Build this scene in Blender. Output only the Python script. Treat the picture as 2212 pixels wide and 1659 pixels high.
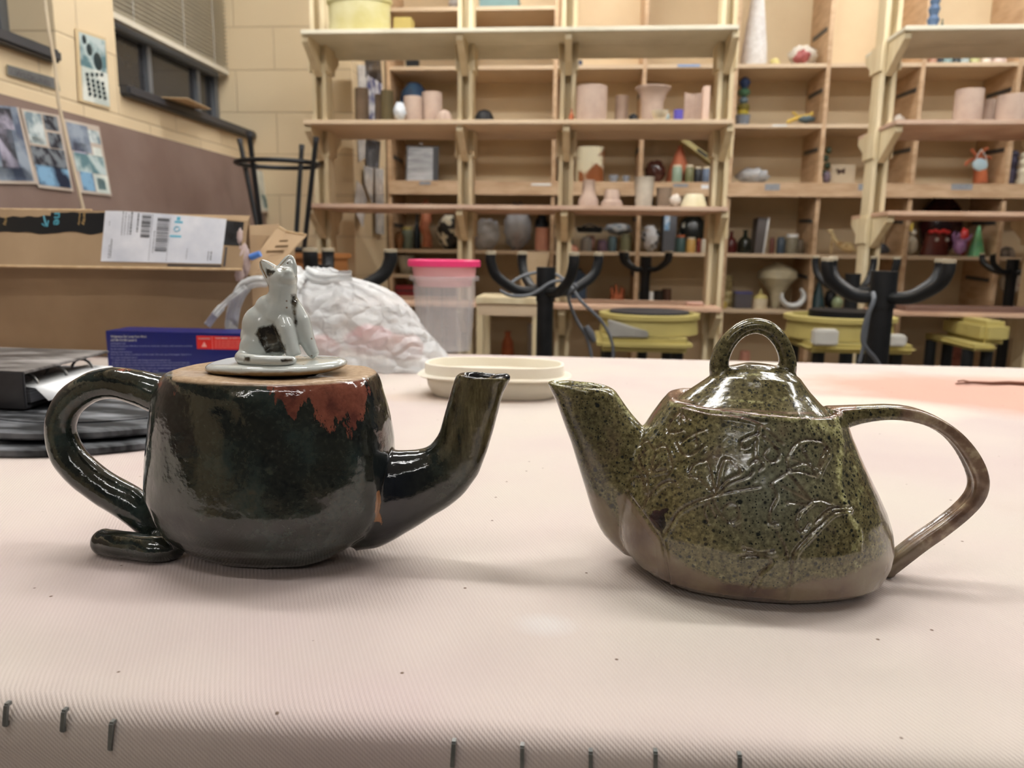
import bpy, bmesh, math, random
import numpy as np
from mathutils import Vector, Matrix, noise
random.seed(7)
D = bpy.data; C = bpy.context.scene.collection; SC = bpy.context.scene
for o in list(D.objects): D.objects.remove(o)
R = math.radians; PI = math.pi
# ------------------------------------------------------------------ camera
FPX, W, H = 1650.0, 2212, 1659
CAMZ = 0.94; TZ = 0.75
PITCH, YAW, ROLL = R(9.9), R(4.9), R(0.75)
cam = D.objects.new('camera', D.cameras.new('camera')); C.objects.link(cam)
CR = Matrix.Rotation(YAW, 3, 'Z') @ Matrix.Rotation(PI/2 - PITCH, 3, 'X') @ Matrix.Rotation(ROLL, 3, 'Z')
CP = Vector((0, 0, CAMZ))
cam.matrix_world = Matrix.Translation(CP) @ CR.to_4x4()
cam.data.sensor_width = 36; cam.data.lens = 36*FPX/W; cam.data.clip_start = .02
cam.data.dof.use_dof = True; cam.data.dof.focus_distance = .43; cam.data.dof.aperture_fstop = 12
SC.camera = cam
# ------------------------------------------------------------------ world, exposure
SC.view_settings.view_transform = 'Standard'; SC.view_settings.look = 'None'; SC.view_settings.gamma = 1
SC.view_settings.use_curve_mapping = False; SC.view_settings.exposure = 0.0
wd = D.worlds.new('world'); SC.world = wd; wd.use_nodes = True
wd.node_tree.nodes['Background'].inputs[0].default_value = (.86, .88, .9, 1)
wd.node_tree.nodes['Background'].inputs[1].default_value = .06
# the ceiling strip lights: (x, y) centres, long along X
STRIPS = [(-.75, .95), (1.05, .95), (-.75, 2.75), (1.05, 2.75), (2.8, 2.75), (2.8, .95), (-.15, 4.18, .4), (1.7, 4.18, .4), (-.35, -.4, .35), (.5, -2.8, .4), (-1.0, -2.8, .4)]
STRIP_POWER = 46.0
CEIL = 2.75
# ------------------------------------------------------------------ from a pixel to a point on a real plane
def ray(px, py): return CR @ Vector(((px-W/2)/FPX, -(py-H/2)/FPX, -1))
def PY(px, py, Y): d = ray(px, py); return CP + d*(Y/d.y)
def PZ(px, py, z): d = ray(px, py); return CP + d*((z-CAMZ)/d.z)
def PX(px, py, X): d = ray(px, py); return CP + d*(X/d.x)
CRI = CR.inverted()
def project(co):  # numpy Nx3 -> pixels
    v = (co - np.array(CP)) @ np.array(CR)
    return np.stack([W/2 + FPX*v[:, 0]/-v[:, 2], H/2 - FPX*v[:, 1]/-v[:, 2]], 1)
# ------------------------------------------------------------------ materials
MATS = {}
def newmat(name):
    m = D.materials.new(name); m.use_nodes = True; nt = m.node_tree
    return m, nt, nt.nodes['Principled BSDF']
def N(nt, typ, **k):
    n = nt.nodes.new(typ)
    for a, b in k.items():
        if a.startswith('_'): setattr(n, a[1:], b)
        else: n.inputs[a.replace('__', ' ')].default_value = b
    return n
def c4(c): return (c[0], c[1], c[2], 1)
def ramp(nt, fac, stops):
    r = nt.nodes.new('ShaderNodeValToRGB'); e = r.color_ramp.elements
    while len(e) < len(stops): e.new(.5)
    for i, (p, c) in enumerate(stops): e[i].position = p; e[i].color = c4(c)
    nt.links.new(fac, r.inputs[0]); return r.outputs[0]
def mix(nt, fac, a, b):
    m = nt.nodes.new('ShaderNodeMix'); m.data_type = 'RGBA'
    for s, v in ((0, fac), (6, a), (7, b)):
        if hasattr(v, 'is_linked') or hasattr(v, 'node'): nt.links.new(v, m.inputs[s])
        else: m.inputs[s].default_value = v if s == 0 else c4(v)
    return m.outputs[2]
def mth(nt, op, a, b=0.0, cl=False):
    m = nt.nodes.new('ShaderNodeMath'); m.operation = op; m.use_clamp = cl
    for i, v in enumerate((a, b)):
        if hasattr(v, 'node'): nt.links.new(v, m.inputs[i])
        else: m.inputs[i].default_value = v
    return m.outputs[0]
def coords(nt, scale=(1, 1, 1)):
    t = nt.nodes.new('ShaderNodeTexCoord'); m = nt.nodes.new('ShaderNodeMapping')
    m.inputs['Scale'].default_value = scale; nt.links.new(t.outputs['Object'], m.inputs[0]); return m.outputs[0]
def tnoise(nt, vec, s, d=4, out='Fac', rough=.55):
    n = N(nt, 'ShaderNodeTexNoise', Scale=s, Detail=d, Roughness=rough); nt.links.new(vec, n.inputs['Vector']); return n.outputs[out]
def bump(nt, h, p, st, dist=.001):
    b = nt.nodes.new('ShaderNodeBump'); b.inputs['Strength'].default_value = st; b.inputs['Distance'].default_value = dist
    nt.links.new(h, b.inputs['Height']); nt.links.new(b.outputs[0], p.inputs['Normal'])
def M(name, col, rough=.6, col2=None, s=8, sc=(1, 1, 1), metal=0, b=0, bd=.002, coat=0, alpha=1, trans=0, ss=0, lo=.35, hi=.65, spec=.5):
    if name in MATS: return MATS[name]
    m, nt, p = newmat(name); p.inputs['Roughness'].default_value = rough; p.inputs['Metallic'].default_value = metal
    p.inputs['Coat Weight'].default_value = coat; p.inputs['Coat Roughness'].default_value = .05
    p.inputs['Alpha'].default_value = alpha; p.inputs['Transmission Weight'].default_value = trans
    p.inputs['Specular IOR Level'].default_value = spec
    col2 = col2 or tuple(x*.88 for x in col)
    v = coords(nt, sc); f = tnoise(nt, v, s)
    nt.links.new(ramp(nt, f, [(lo, col), (hi, col2)]), p.inputs['Base Color'])
    if b: bump(nt, tnoise(nt, v, s*6), p, b, bd)
    if ss: p.inputs['Subsurface Weight'].default_value = ss; p.inputs['Subsurface Radius'].default_value = (.01, .01, .01)
    MATS[name] = m; return m
def srgb(r, g, b): return tuple(((x/255+.055)/1.055)**2.4 if x > 10 else x/255/12.92 for x in (r, g, b))
def col(r, g, b, rough=.6, **k): return M('paint_%d_%d_%d_%d' % (r, g, b, int(rough*100)), srgb(r, g, b), rough, **k)
# ------------------------------------------------------------------ objects
ORG = {}
def tag(o, label=None, cat=None, group=None, kind=None):
    if label: o['label'] = label
    if cat: o['category'] = cat
    if group: o['group'] = group
    if kind: o['kind'] = kind
    return o
def thing(name, label, cat, loc=(0, 0, 0), group=None):
    o = D.objects.new(name, None); C.objects.link(o); o.location = loc; o.empty_display_size = .05
    ORG[o.name] = Vector(loc); return tag(o, label, cat, group)
class MB:
    def __init__(s): s.v = []; s.f = []
    def add(s, vs, fs):
        n = len(s.v); s.v += [tuple(x) for x in vs]; s.f += [tuple(i+n for i in f) for f in fs]; return s
    def box(s, a, b):
        x0, y0, z0 = (min(p, q) for p, q in zip(a, b)); x1, y1, z1 = (max(p, q) for p, q in zip(a, b))
        return s.add([(x0,y0,z0),(x1,y0,z0),(x1,y1,z0),(x0,y1,z0),(x0,y0,z1),(x1,y0,z1),(x1,y1,z1),(x0,y1,z1)],
                     [(0,3,2,1),(4,5,6,7),(0,1,5,4),(1,2,6,5),(2,3,7,6),(3,0,4,7)])
    def obox(s, c, ax, ay, az):   # centre and three half axes
        c, ax, ay, az = map(Vector, (c, ax, ay, az))
        return s.add([c+i*ax+j*ay+k*az for k in (-1, 1) for i, j in ((-1,-1),(1,-1),(1,1),(-1,1))],
                     [(0,3,2,1),(4,5,6,7),(0,1,5,4),(1,2,6,5),(2,3,7,6),(3,0,4,7)])
    def prism(s, pts, vec):       # planar polygon pushed along vec
        n = len(pts); vec = Vector(vec)
        return s.add([Vector(p) for p in pts]+[Vector(p)+vec for p in pts],
                     [tuple(range(n))[::-1], tuple(range(n, 2*n))]+[(i, (i+1) % n, n+(i+1) % n, n+i) for i in range(n)])
    def lathe(s, prof, c=(0, 0, 0), n=32, sx=1, sy=1, sq=2, wob=0, tilt=None, caps=True):
        c = Vector(c); m = len(prof); vs = []
        for r, z in prof:
            for k in range(n):
                a = 2*PI*k/n; ca, sa = math.cos(a), math.sin(a); e = 2/sq
                x = math.copysign(abs(ca)**e, ca)*r*sx; y = math.copysign(abs(sa)**e, sa)*r*sy
                p = Vector((x, y, z))
                if wob:
                    q = 1+wob*noise.noise(Vector((ca*1.3+c.x*9, sa*1.3, z*14+c.z*3))); p.x *= q; p.y *= q
                if tilt: p = tilt @ p
                vs.append(c+p)
        fs = [(i*n+k, i*n+(k+1) % n, (i+1)*n+(k+1) % n, (i+1)*n+k) for i in range(m-1) for k in range(n)]
        if caps: fs += [tuple(range(n))[::-1], tuple((m-1)*n+k for k in range(n))]
        return s.add(vs, fs)
    def tube(s, pts, rad, n=12, flat=1, up=(0, 1, 0), caps=True, close=False):   # flat scales the axis across `up`
        pts = [Vector(p) for p in pts]; m = len(pts)
        rad = rad if isinstance(rad, (list, tuple)) else [rad]*m; vs = []; up = Vector(up)
        for i, p in enumerate(pts):
            t = (pts[(i+1) % m]-pts[i-1]) if close else (pts[min(i+1, m-1)]-pts[max(i-1, 0)])
            t.normalize(); u = up - t*up.dot(t)
            if u.length < 1e-3: u = t.orthogonal()
            u.normalize(); w = t.cross(u); fl = flat[i] if isinstance(flat, (list, tuple)) else flat
            for k in range(n):
                a = 2*PI*k/n; vs.append(p + u*math.cos(a)*rad[i]*fl + w*math.sin(a)*rad[i])
        q = m if close else m-1
        fs = [(i*n+k, i*n+(k+1) % n, ((i+1) % m)*n+(k+1) % n, ((i+1) % m)*n+k) for i in range(q) for k in range(n)]
        if caps and not close: fs += [tuple(range(n))[::-1], tuple((m-1)*n+k for k in range(n))]
        return s.add(vs, fs)
    def ball(s, c, r, n=16, rot=None, nz=0, ns=3, seed=0):
        r = (r, r, r) if not hasattr(r, '__len__') else r; vs = []; m = n//2; c = Vector(c)
        for i in range(m+1):
            th = PI*i/m
            for k in range(n):
                a = 2*PI*k/n; u = Vector((math.sin(th)*math.cos(a), math.sin(th)*math.sin(a), -math.cos(th)))
                q = 1 + (nz*noise.noise(u*ns+Vector((seed, seed, 0))) if nz else 0)
                p = Vector((u.x*r[0]*q, u.y*r[1]*q, u.z*r[2]*q))
                if rot: p = rot @ p
                vs.append(c+p)
        return s.add(vs, [(i*n+k, i*n+(k+1) % n, (i+1)*n+(k+1) % n, (i+1)*n+k) for i in range(m) for k in range(n)])
    def build(s, name, mt, parent=None, smooth=False, origin=None, bevel=0, fix=True):
        me = D.meshes.new(name)
        if parent is not None: org = ORG[parent.name]
        elif origin is not None: org = Vector(origin)
        else:
            a = np.array(s.v); org = Vector(((a[:, 0].min()+a[:, 0].max())/2, (a[:, 1].min()+a[:, 1].max())/2, a[:, 2].min()))
        me.from_pydata([Vector(p)-org for p in s.v], [], s.f)
        bm = bmesh.new(); bm.from_mesh(me)
        bmesh.ops.remove_doubles(bm, verts=bm.verts, dist=1e-6)
        if fix: bmesh.ops.recalc_face_normals(bm, faces=bm.faces)
        if bevel: bmesh.ops.bevel(bm, geom=bm.edges[:], offset=bevel, segments=2, affect='EDGES', clamp_overlap=True)
        bm.to_mesh(me); bm.free()
        if smooth:
            for p in me.polygons: p.use_smooth = True
            if smooth != 2: me.set_sharp_from_angle(angle=R(40))
        me.materials.append(mt); o = D.objects.new(name, me); C.objects.link(o)
        if parent is not None: o.parent = parent; ORG[o.name] = ORG[parent.name].copy()
        else: o.location = org; ORG[o.name] = org.copy()
        return o
def struct(mb, name, mt, **k): return tag(mb.build(name, mt, **k), kind='structure')
def spline(pts, n=8):
    P = [Vector(p) for p in pts]; P = [2*P[0]-P[1]]+P+[2*P[-1]-P[-2]]; out = []
    for i in range(1, len(P)-2):
        for k in range(n):
            t = k/n; a, b, c, d = P[i-1:i+3]
            out.append(.5*((2*b)+(c-a)*t+(2*a-5*b+4*c-d)*t*t+(3*b-a-3*c+d)*t**3))
    return out+[P[-2]]
def sps(vals, n=8): return [v.x for v in spline([(v, 0, 0) for v in vals], n)]
FONT = None
def text(s, parent, o, ax, ay, size, mt, name='lettering', w=None, bold=0):
    """flat lettering: lower left corner o, reading along ax, up along ay; w = total width to fit"""
    cu = D.curves.new('t', 'FONT'); cu.body = s; cu.size = 1; cu.offset = bold
    t = D.objects.new('t', cu); C.objects.link(t); bpy.context.view_layer.update()
    me = D.meshes.new_from_object(t.evaluated_get(bpy.context.evaluated_depsgraph_get()))
    D.objects.remove(t)
    if not len(me.vertices): return None
    ax = Vector(ax).normalized(); ay = Vector(ay).normalized(); o = Vector(o)
    xs = max(v.co.x for v in me.vertices); sx = (w/xs) if w else size
    for v in me.vertices: v.co = o+ax*v.co.x*sx+ay*v.co.y*size-ORG[parent.name]
    me.materials.append(mt); ob = D.objects.new(name, me); C.objects.link(ob); ob.parent = parent; ORG[ob.name] = ORG[parent.name]
    return ob
# ------------------------------------------------------------------ shared materials
ply = M('plywood', srgb(218, 196, 166), .6, srgb(202, 178, 148), 3, (1, 1, 6), lo=.3, hi=.7)
plyd = M('plywood_edge', srgb(206, 176, 142), .6, srgb(182, 150, 116), 4, (2, 2, 8))
plyp = M('dusty_plywood', srgb(208, 176, 150), .75, srgb(186, 150, 124), 5)
plyw = M('whitewashed_board', srgb(226, 220, 200), .6, srgb(206, 200, 178), 4)
pinew = M('pale_pine', srgb(228, 214, 180), .55, srgb(212, 194, 156), 3, (6, 6, 1))
blackm = M('black_metal', (.007, .008, .009), .4, (.012, .013, .015), 20, spec=.35)
blackp = M('black_plastic', (.008, .008, .009), .5, spec=.3)
darkm = M('dark_grey', (.04, .04, .045), .5)
steel = M('steel', (.45, .46, .46), .35, metal=1)
stapm = M('tarnished_staple', (.12, .13, .125), .35, (.22, .22, .21), 90, metal=.4)
white = M('white_plastic', srgb(235, 235, 232), .5)
greycl = M('bisque_clay', srgb(192, 170, 154), .9, srgb(172, 150, 136), 12)
claydk = M('taupe_clay', srgb(140, 122, 104), .9, srgb(120, 104, 88), 12)
cream = M('cream_ceramic', srgb(226, 214, 188), .45, srgb(205, 190, 160), 14)
olive = M('olive_machine_plastic', srgb(184, 170, 104), .5, srgb(172, 158, 96), 6)
orange = M('terracotta', srgb(190, 108, 70), .8, srgb(165, 90, 58), 14)
card = M('cardboard', srgb(168, 142, 110), .9, srgb(152, 126, 96), 6)
cardl = M('cardboard_edge', srgb(212, 186, 148), .9, srgb(196, 166, 126), 60)
ink = M('black_ink', (.02, .02, .022), .6)
paper = M('white_paper', srgb(238, 238, 238), .6, srgb(226, 228, 230), 10)
# ================================================================== the room
XL, YP, YW, YC = -1.66, 3.85, 4.88, 4.5         # left wall, pillar front, back wall, cubby front
RX = 4.6
def blockmat(name, axis):
    m, nt, p = newmat(name); t = nt.nodes.new('ShaderNodeTexCoord'); s = nt.nodes.new('ShaderNodeSeparateXYZ'); c = nt.nodes.new('ShaderNodeCombineXYZ')
    nt.links.new(t.outputs['Object'], s.inputs[0]); nt.links.new(s.outputs[axis], c.inputs[0]); nt.links.new(s.outputs[2], c.inputs[1])
    b = N(nt, 'ShaderNodeTexBrick', Scale=1, Mortar__Size=.0045, Mortar__Smooth=.6, Brick__Width=.4, Row__Height=.2)
    b.inputs['Color1'].default_value = c4(srgb(226, 206, 170)); b.inputs['Color2'].default_value = c4(srgb(221, 200, 164)); b.inputs['Mortar'].default_value = c4(srgb(204, 184, 150))
    nt.links.new(c.outputs[0], b.inputs[0]); nt.links.new(b.outputs[0], p.inputs['Base Color'])
    bump(nt, mth(nt, 'MULTIPLY', b.outputs[1], -1), p, .6, .004); p.inputs['Roughness'].default_value = .55; return m
blk_x, blk_y = blockmat('painted_block_facing_room', 0), blockmat('painted_block_side', 1)
floorm = M('concrete_floor', srgb(150, 140, 128), .6, srgb(130, 120, 110), 3)
ceilm = M('ceiling_tile', srgb(235, 232, 224), .9)
struct(MB().box((XL-.3, -3.2, -.1), (RX, YW+.2, 0)), 'floor', floorm)
struct(MB().box((XL-.3, -3.2, CEIL+.1), (RX, YW+.2, CEIL+.2)), 'ceiling', ceilm)
struct(MB().box((XL-.3, YW, 0), (RX, YW+.15, CEIL+.1)), 'wall_back', blk_x)
# left wall with two window openings
sillz = PX(420, 245, XL).z
y2a = PX(250, 100, XL).y; y1b = PX(118, 60, XL).y
sill1 = PX(118, 118, XL).z
mb = MB(); mb.box((XL-.25, -3.2, 0), (XL, y1b, sill1)).box((XL-.25, y1b, 0), (XL, y2a, CEIL+.1)).box((XL-.25, y2a, 0), (XL, YP, sillz))
mb.box((XL-.25, -3.2, 2.45), (XL, y1b, CEIL+.1)).box((XL-.25, y2a, 2.45), (XL, YP, CEIL+.1))
struct(mb, 'wall_left', blk_y)
# pillar that closes the corner, its side carries papers
PXR = PY(762, 300, YP).x
struct(MB().box((XL-.25, YP, 0), (PXR, YW, CEIL+.1)), 'wall_corner', blk_x)
# windows
wfr = M('window_frame_grey', srgb(120, 124, 130), .45, metal=.3); wgl = M('night_glass', (.035, .035, .038), .08)
silm = M('slate_sill', (.045, .047, .055), .4)
def window(n, y0, y1, zs, mull):
    f = MB(); xg = XL-.17
    f.box((xg-.03, y0, zs), (xg+.02, y1, zs+.035)).box((xg-.03, y0, 2.41), (xg+.02, y1, 2.45))
    f.box((xg-.03, y0, zs), (xg+.02, y0+.035, 2.45)).box((xg-.03, y1-.035, zs), (xg+.02, y1, 2.45))
    for m_ in mull: f.box((xg-.02, m_-.015, zs), (xg+.015, m_+.015, zs+.28 if n == 2 else 2.45))
    if n == 2: f.box((xg-.03, y0, zs+.26), (xg+.025, y1, zs+.30))
    r = struct(f, 'window_%d' % n, wfr); MB().box((xg-.015, y0, zs), (xg-.005, y1, 2.45)).build('window_glass', wgl, r)
    tag(r, kind='structure'); return r
window(1, y1b-1.6, y1b, sill1, [y1b-.12, y1b-.85]); window(2, y2a, YP-.01, sillz, [YP-.62, YP-.2])
def sill(n, y0, y1, z):
    o = MB().box((XL-.16, y0, z-.03), (XL+.035, y1, z+.008)).build('trim_%d' % n, silm, bevel=.008, smooth=True); tag(o, kind='structure')
sill(1, y1b-1.7, PX(133, 126, XL+.03).y, sill1); sill(2, y2a+.005, YP-.005, sillz)
# venetian blind in the long window
bl = thing('venetian_blind', 'cream venetian blind half drawn over the long window', 'blind', (XL-.1, (y2a+YP)/2, 2.4))
slm = M('blind_slat_cream', srgb(222, 216, 200), .4)
zb = PX(520, 165, XL-.1).z; zz = zb; mb = MB()
while zz < 2.42:
    mb.obox((XL-.1, (y2a+YP)/2, zz), (.011, 0, .006), (0, (YP-y2a)/2-.02, 0), (-.0005, 0, .0008)); zz += .0185
mb.build('slat', slm, bl, fix=False)['kind'] = 'stuff'
MB().box((XL-.113, y2a+.02, zb-.03), (XL-.087, YP-.02, zb-.008)).build('bottom_rail', slm, bl)
MB().box((XL-.12, y2a+.02, 2.41), (XL-.08, YP-.02, 2.449)).build('head_rail', slm, bl)
for k in (.25, .6, .85): MB().box((XL-.0875, y2a+(YP-y2a)*k, zb-.02), (XL-.0865, y2a+(YP-y2a)*k+.002, 2.42)).build('ladder_cord', white, bl)
tp = MB(); q = PX(392, 212, XL+.03)
tp.obox((XL+.05, q.y, sillz+.011), (.05, .01, 0), (-.02, .14, .004), (0, 0, .0015))
tag(tp.build('cardboard_scrap', cardl), 'small curled card scrap lying on the long window sill', 'scrap')
# brown board on the left wall with papers
bt = PX(300, 286, XL+.03); bz1 = bt.z
brd = M('brown_chalkboard', srgb(132, 112, 102), .75, srgb(116, 94, 84), 2.5, b=0)
by1 = YP-.03
mb = MB(); mb.add([(XL+.02, -.6, bz1), (XL+.045, -.6, bz1), (XL+.045, by1, bz1), (XL+.02, by1, bz1), (XL+.10, -.6, .6), (XL+.125, -.6, .6), (XL+.125, by1, .6), (XL+.10, by1, .6)],
    [(0,1,2,3),(4,7,6,5),(0,4,5,1),(1,5,6,2),(2,6,7,3),(3,7,4,0)])
board = tag(mb.build('brown_board', brd), 'long dusty brown board propped against the left wall below the windows', 'board')
MB().box((XL+.003, -.6, .56), (XL+.2, by1, .6)).build('board_ledge', wfr, board)
def bx(z): return XL+.045+(bz1-z)/(bz1-.6)*.08   # board face x at height z
def sheet(name, label, cat, corners, base, group, onboard=True, pics=()):
    """corners: tl,tr,br,bl pixels on the wall; base material; pics: list of ((u0,v0,u1,v1), material)"""
    P = []
    for (x, y) in corners:
        X = XL+.05
        for _ in range(4):
            p = PX(x, y, X); X = (bx(p.z) if onboard else XL)+.004
        P.append(p)
    o = Vector(P[3]); r = thing(name, label, cat, sum(P, Vector())/4, group)
    nrm = (P[1]-P[0]).cross(P[3]-P[0]).normalized(); nrm = nrm if nrm.x > 0 else -nrm
    MB().prism(P, nrm*.0015).build('backing', base, r)
    for (u0, v0, u1, v1), mt in pics:
        f = lambda u, v: (P[0]*(1-u)+P[1]*u)*(1-v)+(P[3]*(1-u)+P[2]*u)*v + nrm*.0015
        MB().prism([f(u0, v0), f(u1, v0), f(u1, v1), f(u0, v1)], nrm*.0006).build('photo', mt, r)
    return r
lam = M('laminate', srgb(196, 184, 172), .2, srgb(180, 166, 154), 6)
lamb = M('laminate_on_wall', srgb(222, 200, 160), .2)
def ph(nm, a, b, s, lo=.42, hi=.58): return M(nm, srgb(*a), .25, srgb(*b), s, lo=lo, hi=hi)
pa = ph('photo_blue_grey', (150, 162, 176), (84, 96, 118), 9); pb = ph('photo_city', (120, 128, 136), (44, 48, 58), 40)
pc = ph('photo_pale', (206, 216, 216), (120, 140, 150), 22); pd = ph('photo_dark', (70, 70, 78), (180, 176, 196), 14)
pe = ph('photo_teal', (190, 206, 206), (96, 130, 138), 14); pf = ph('photo_blue', (130, 172, 204), (36, 46, 66), 14)
pg = ph('photo_white', (226, 230, 222), (196, 206, 200), 8)
G = 'laminated picture sheets on the brown board'
sheet('photo_sheet', 'laminated sheet with a large dark mountain photo, at the frame edge', 'picture', [(-60, 222), (40, 232), (80, 398), (-40, 396)], lam, G, True,
      [((0, 0, .94, .96), pa), ((.35, .03, .78, .3), pd), ((.4, .25, .72, .8), pd), ((0, .78, .93, .95), pa)])
sheet('photo_sheet', 'laminated sheet with five small city and sea photos', 'picture', [(44, 234), (128, 249), (158, 414), (82, 405)], lam, G, True,
      [((.05, .03, .48, .42), pc), ((.52, .03, .9, .22), pb), ((.55, .25, .92, .45), pb), ((.1, .34, .47, .43), pg), ((.02, .46, .94, .72), pb), ((.04, .7, .95, .96), pf)])
sheet('photo_sheet', 'laminated sheet with blue sculpture and cup photos, beside the bare board', 'picture', [(137, 256), (213, 273), (241, 424), (172, 416)], lam, G, True,
      [((.03, .04, .62, .42), pa), ((.1, .3, .5, .45), pd), ((.62, .08, .95, .26), pc), ((.66, .32, .92, .46), pg), ((.05, .44, .95, .7), pe), ((.12, .7, .5, .96), pf), ((.53, .71, .96, .97), pg), ((.6, .76, .85, .92), pe)])
r = sheet('photo_sheet', 'tall laminated sheet of blue pots and dark vessels beside the long window', 'picture', [(162, 60), (228, 82), (238, 236), (170, 218)], lamb, None, False,
      [((.1, .04, .96, .5), pe), ((.12, .5, .98, .97), pg)])
dm = M('dark_vessel_print', srgb(30, 52, 60), .3)
P4 = [PX(x, y, XL+.004) for x, y in [(162, 60), (228, 82), (238, 236), (170, 218)]]
def uvp(u, v): return (P4[0]*(1-u)+P4[1]*u)*(1-v)+(P4[3]*(1-u)+P4[2]*u)*v
mb = MB()
for i in range(4):
    for j in range(5):
        c = uvp(.28+.16*i+.015*j, .60+.065*j-.02*i*(j == 0)); mb.obox(c+Vector((.0032, 0, 0)), (.0006, 0, 0), (0, .007, .002), (0, -.001, .0055))
for u, v, s_ in ((.25, .12, .012), (.4, .24, .016), (.66, .37, .024)): mb.ball(uvp(u, v)+Vector((.0028, 0, 0)), (.0012, s_, s_*1.2))
mb.build('vessel_print', dm, r)
# paper on the board near the corner
r = sheet('photo_sheet', 'narrow white laminated sheet on the brown board behind the ringed stool', 'picture', [(546, 363), (572, 370), (584, 460), (560, 460)], lam, None, True, [((.06, .03, .95, .95), pg), ((.35, .58, .9, .88), pe)])
# dark nameplate
r = sheet('wall_label', 'dark grey plate with worn lettering on the block wall below the small window', 'sign', [(14, 139), (124, 170), (130, 197), (15, 162)], M('plate_edge', srgb(170, 164, 140), .5), None, False,
      [((.01, .04, .93, .94), M('grey_plate', srgb(112, 112, 112), .6, srgb(96, 96, 96), 30))])
a, b_ = PX(22, 162, XL+.009), PX(112, 190, XL+.009)
text('/ WEDGING', r, a+Vector((.002, 0, .004)), (0, 1, 0), (0, 0, 1), .02, M('worn_letters', srgb(70, 68, 68), .7), w=(b_-a).length*.95)
# hanging cords on the left wall
for i, pts in enumerate([[(93, -30), (104, 60), (118, 135), (126, 220), (150, 330), (180, 452)]]):
    mb = MB(); mb.tube([PX(x, y, XL+.16) for x, y in pts], .0045, 8)
    tag(mb.build('hanging_cord', M('pale_cord', srgb(226, 208, 178), .6), smooth=True), 'thin pale cord hanging down in front of the picture sheets', 'cord')
# ceiling strip lights
em, nt, p = newmat('lamp_diffuser'); p.inputs['Emission Color'].default_value = (1, .985, .965, 1); p.inputs['Emission Strength'].default_value = STRIP_POWER
for x, y, *wf in STRIPS:
    wf = wf[0] if wf else 1
    t = thing('strip_light', 'white fluorescent strip light on the ceiling above the room', 'ceiling light', (x, y, CEIL), 'ceiling strip lights')
    MB().box((x-.62, y-.09, CEIL+.03), (x+.62, y+.09, CEIL+.099)).build('housing', white, t)
    MB().box((x-.6, y-.06*wf, CEIL+.01), (x+.6, y+.06*wf, CEIL+.03)).build('diffuser', em, t)
# papers on the pillar side
def pil(name, label, pts, mt, off=.004, group='papers on the corner side'):
    P = [PX(x, y, PXR+off) for x, y in pts]; o = MB().prism(P, (.0012, 0, 0)).build(name, mt); return tag(o, label, 'paper', group)
prb = ph('print_blue_white', (236, 236, 240), (92, 96, 140), 16); prw = ph('print_white', (232, 232, 230), (190, 190, 192), 20); prk = ph('print_black', (34, 34, 38), (120, 122, 130), 24, .5, .7)
pil('pinned_paper', 'black printed flyer pinned highest on the corner side', [(789, 108), (822, 130), (826, 186), (790, 166)], prk, .006)
pil('pinned_paper', 'blank white paper pinned beside the black flyer', [(772, 140), (790, 140), (793, 188), (774, 196)], prw)
pil('pinned_paper', 'long blue and white printed sheet below the black flyer', [(793, 162), (826, 182), (822, 298), (796, 298)], prb, .008)
pil('pinned_paper', 'plain white sheet pinned low, below the blue printed one', [(772, 298), (790, 298), (791, 340), (775, 350)], prw)
pil('pinned_paper', 'dark photo sheet with a white corner on the corner side', [(792, 300), (822, 305), (818, 366), (793, 358)], prk, .012)
pil('pinned_paper', 'white text sheet hanging under the dark photo', [(786, 358), (806, 362), (805, 442), (788, 400)], prw, .016)
pil('pinned_paper', 'longest white text sheet, next to the cubbies', [(810, 362), (828, 366), (830, 508), (812, 504)], prw, .02)
pil('pinned_paper', 'crumpled white paper hanging lowest on the corner side', [(770, 390), (782, 400), (792, 430), (784, 492), (765, 455)], prw, .024)
# ================================================================== the table under canvas
fl, fr = PZ(0, 1520, TZ), PZ(2212, 1655, TZ); fy = PZ(1106, 1585, TZ).y
bk = PZ(1500, 776, TZ).y
TX0, TX1 = -1.15, 1.75
m, nt, p = newmat('canvas')
canvas = m; v = coords(nt)
n1 = tnoise(nt, v, 3.2, 3); n2 = tnoise(nt, v, 9, 5)
base = ramp(nt, n1, [(.36, srgb(206, 198, 186)), (.5, srgb(205, 193, 185)), (.66, srgb(199, 183, 179))])
st = ramp(nt, n2, [(.60, (0, 0, 0)), (.74, (1, 1, 1))]); base = mix(nt, mth(nt, 'MULTIPLY', st, .35), base, srgb(200, 186, 176))
# red clay stain near the far corner, pale chalky smear by the front
def spot(cx, cy, rx, ry, soft=.25):
    mp = nt.nodes.new('ShaderNodeMapping'); mp.inputs['Location'].default_value = (-cx/rx, -cy/ry, 0); mp.inputs['Scale'].default_value = (1/rx, 1/ry, 0)
    gm = nt.nodes.new('ShaderNodeNewGeometry'); nt.links.new(gm.outputs['Position'], mp.inputs[0])
    l = nt.nodes.new('ShaderNodeVectorMath'); l.operation = 'LENGTH'; nt.links.new(mp.outputs[0], l.inputs[0])
    d = mth(nt, 'ADD', l.outputs['Value'], mth(nt, 'MULTIPLY', mth(nt, 'SUBTRACT', n2, .5), .9))
    return ramp(nt, d, [(1-soft-.1, (1, 1, 1)), (1, (0, 0, 0))])
q = PZ(2150, 850, TZ); base = mix(nt, mth(nt, 'MULTIPLY', spot(q.x, q.y, .30, .20, .3), .75), base, srgb(206, 152, 132))
q = PZ(1830, 880, TZ); base = mix(nt, mth(nt, 'MULTIPLY', spot(q.x, q.y, .20, .09, .2), .8), base, srgb(224, 212, 198))
q = PZ(1180, 1350, TZ); base = mix(nt, mth(nt, 'MULTIPLY', spot(q.x, q.y, .02, .014, .6), .3), base, srgb(222, 226, 226))
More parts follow.
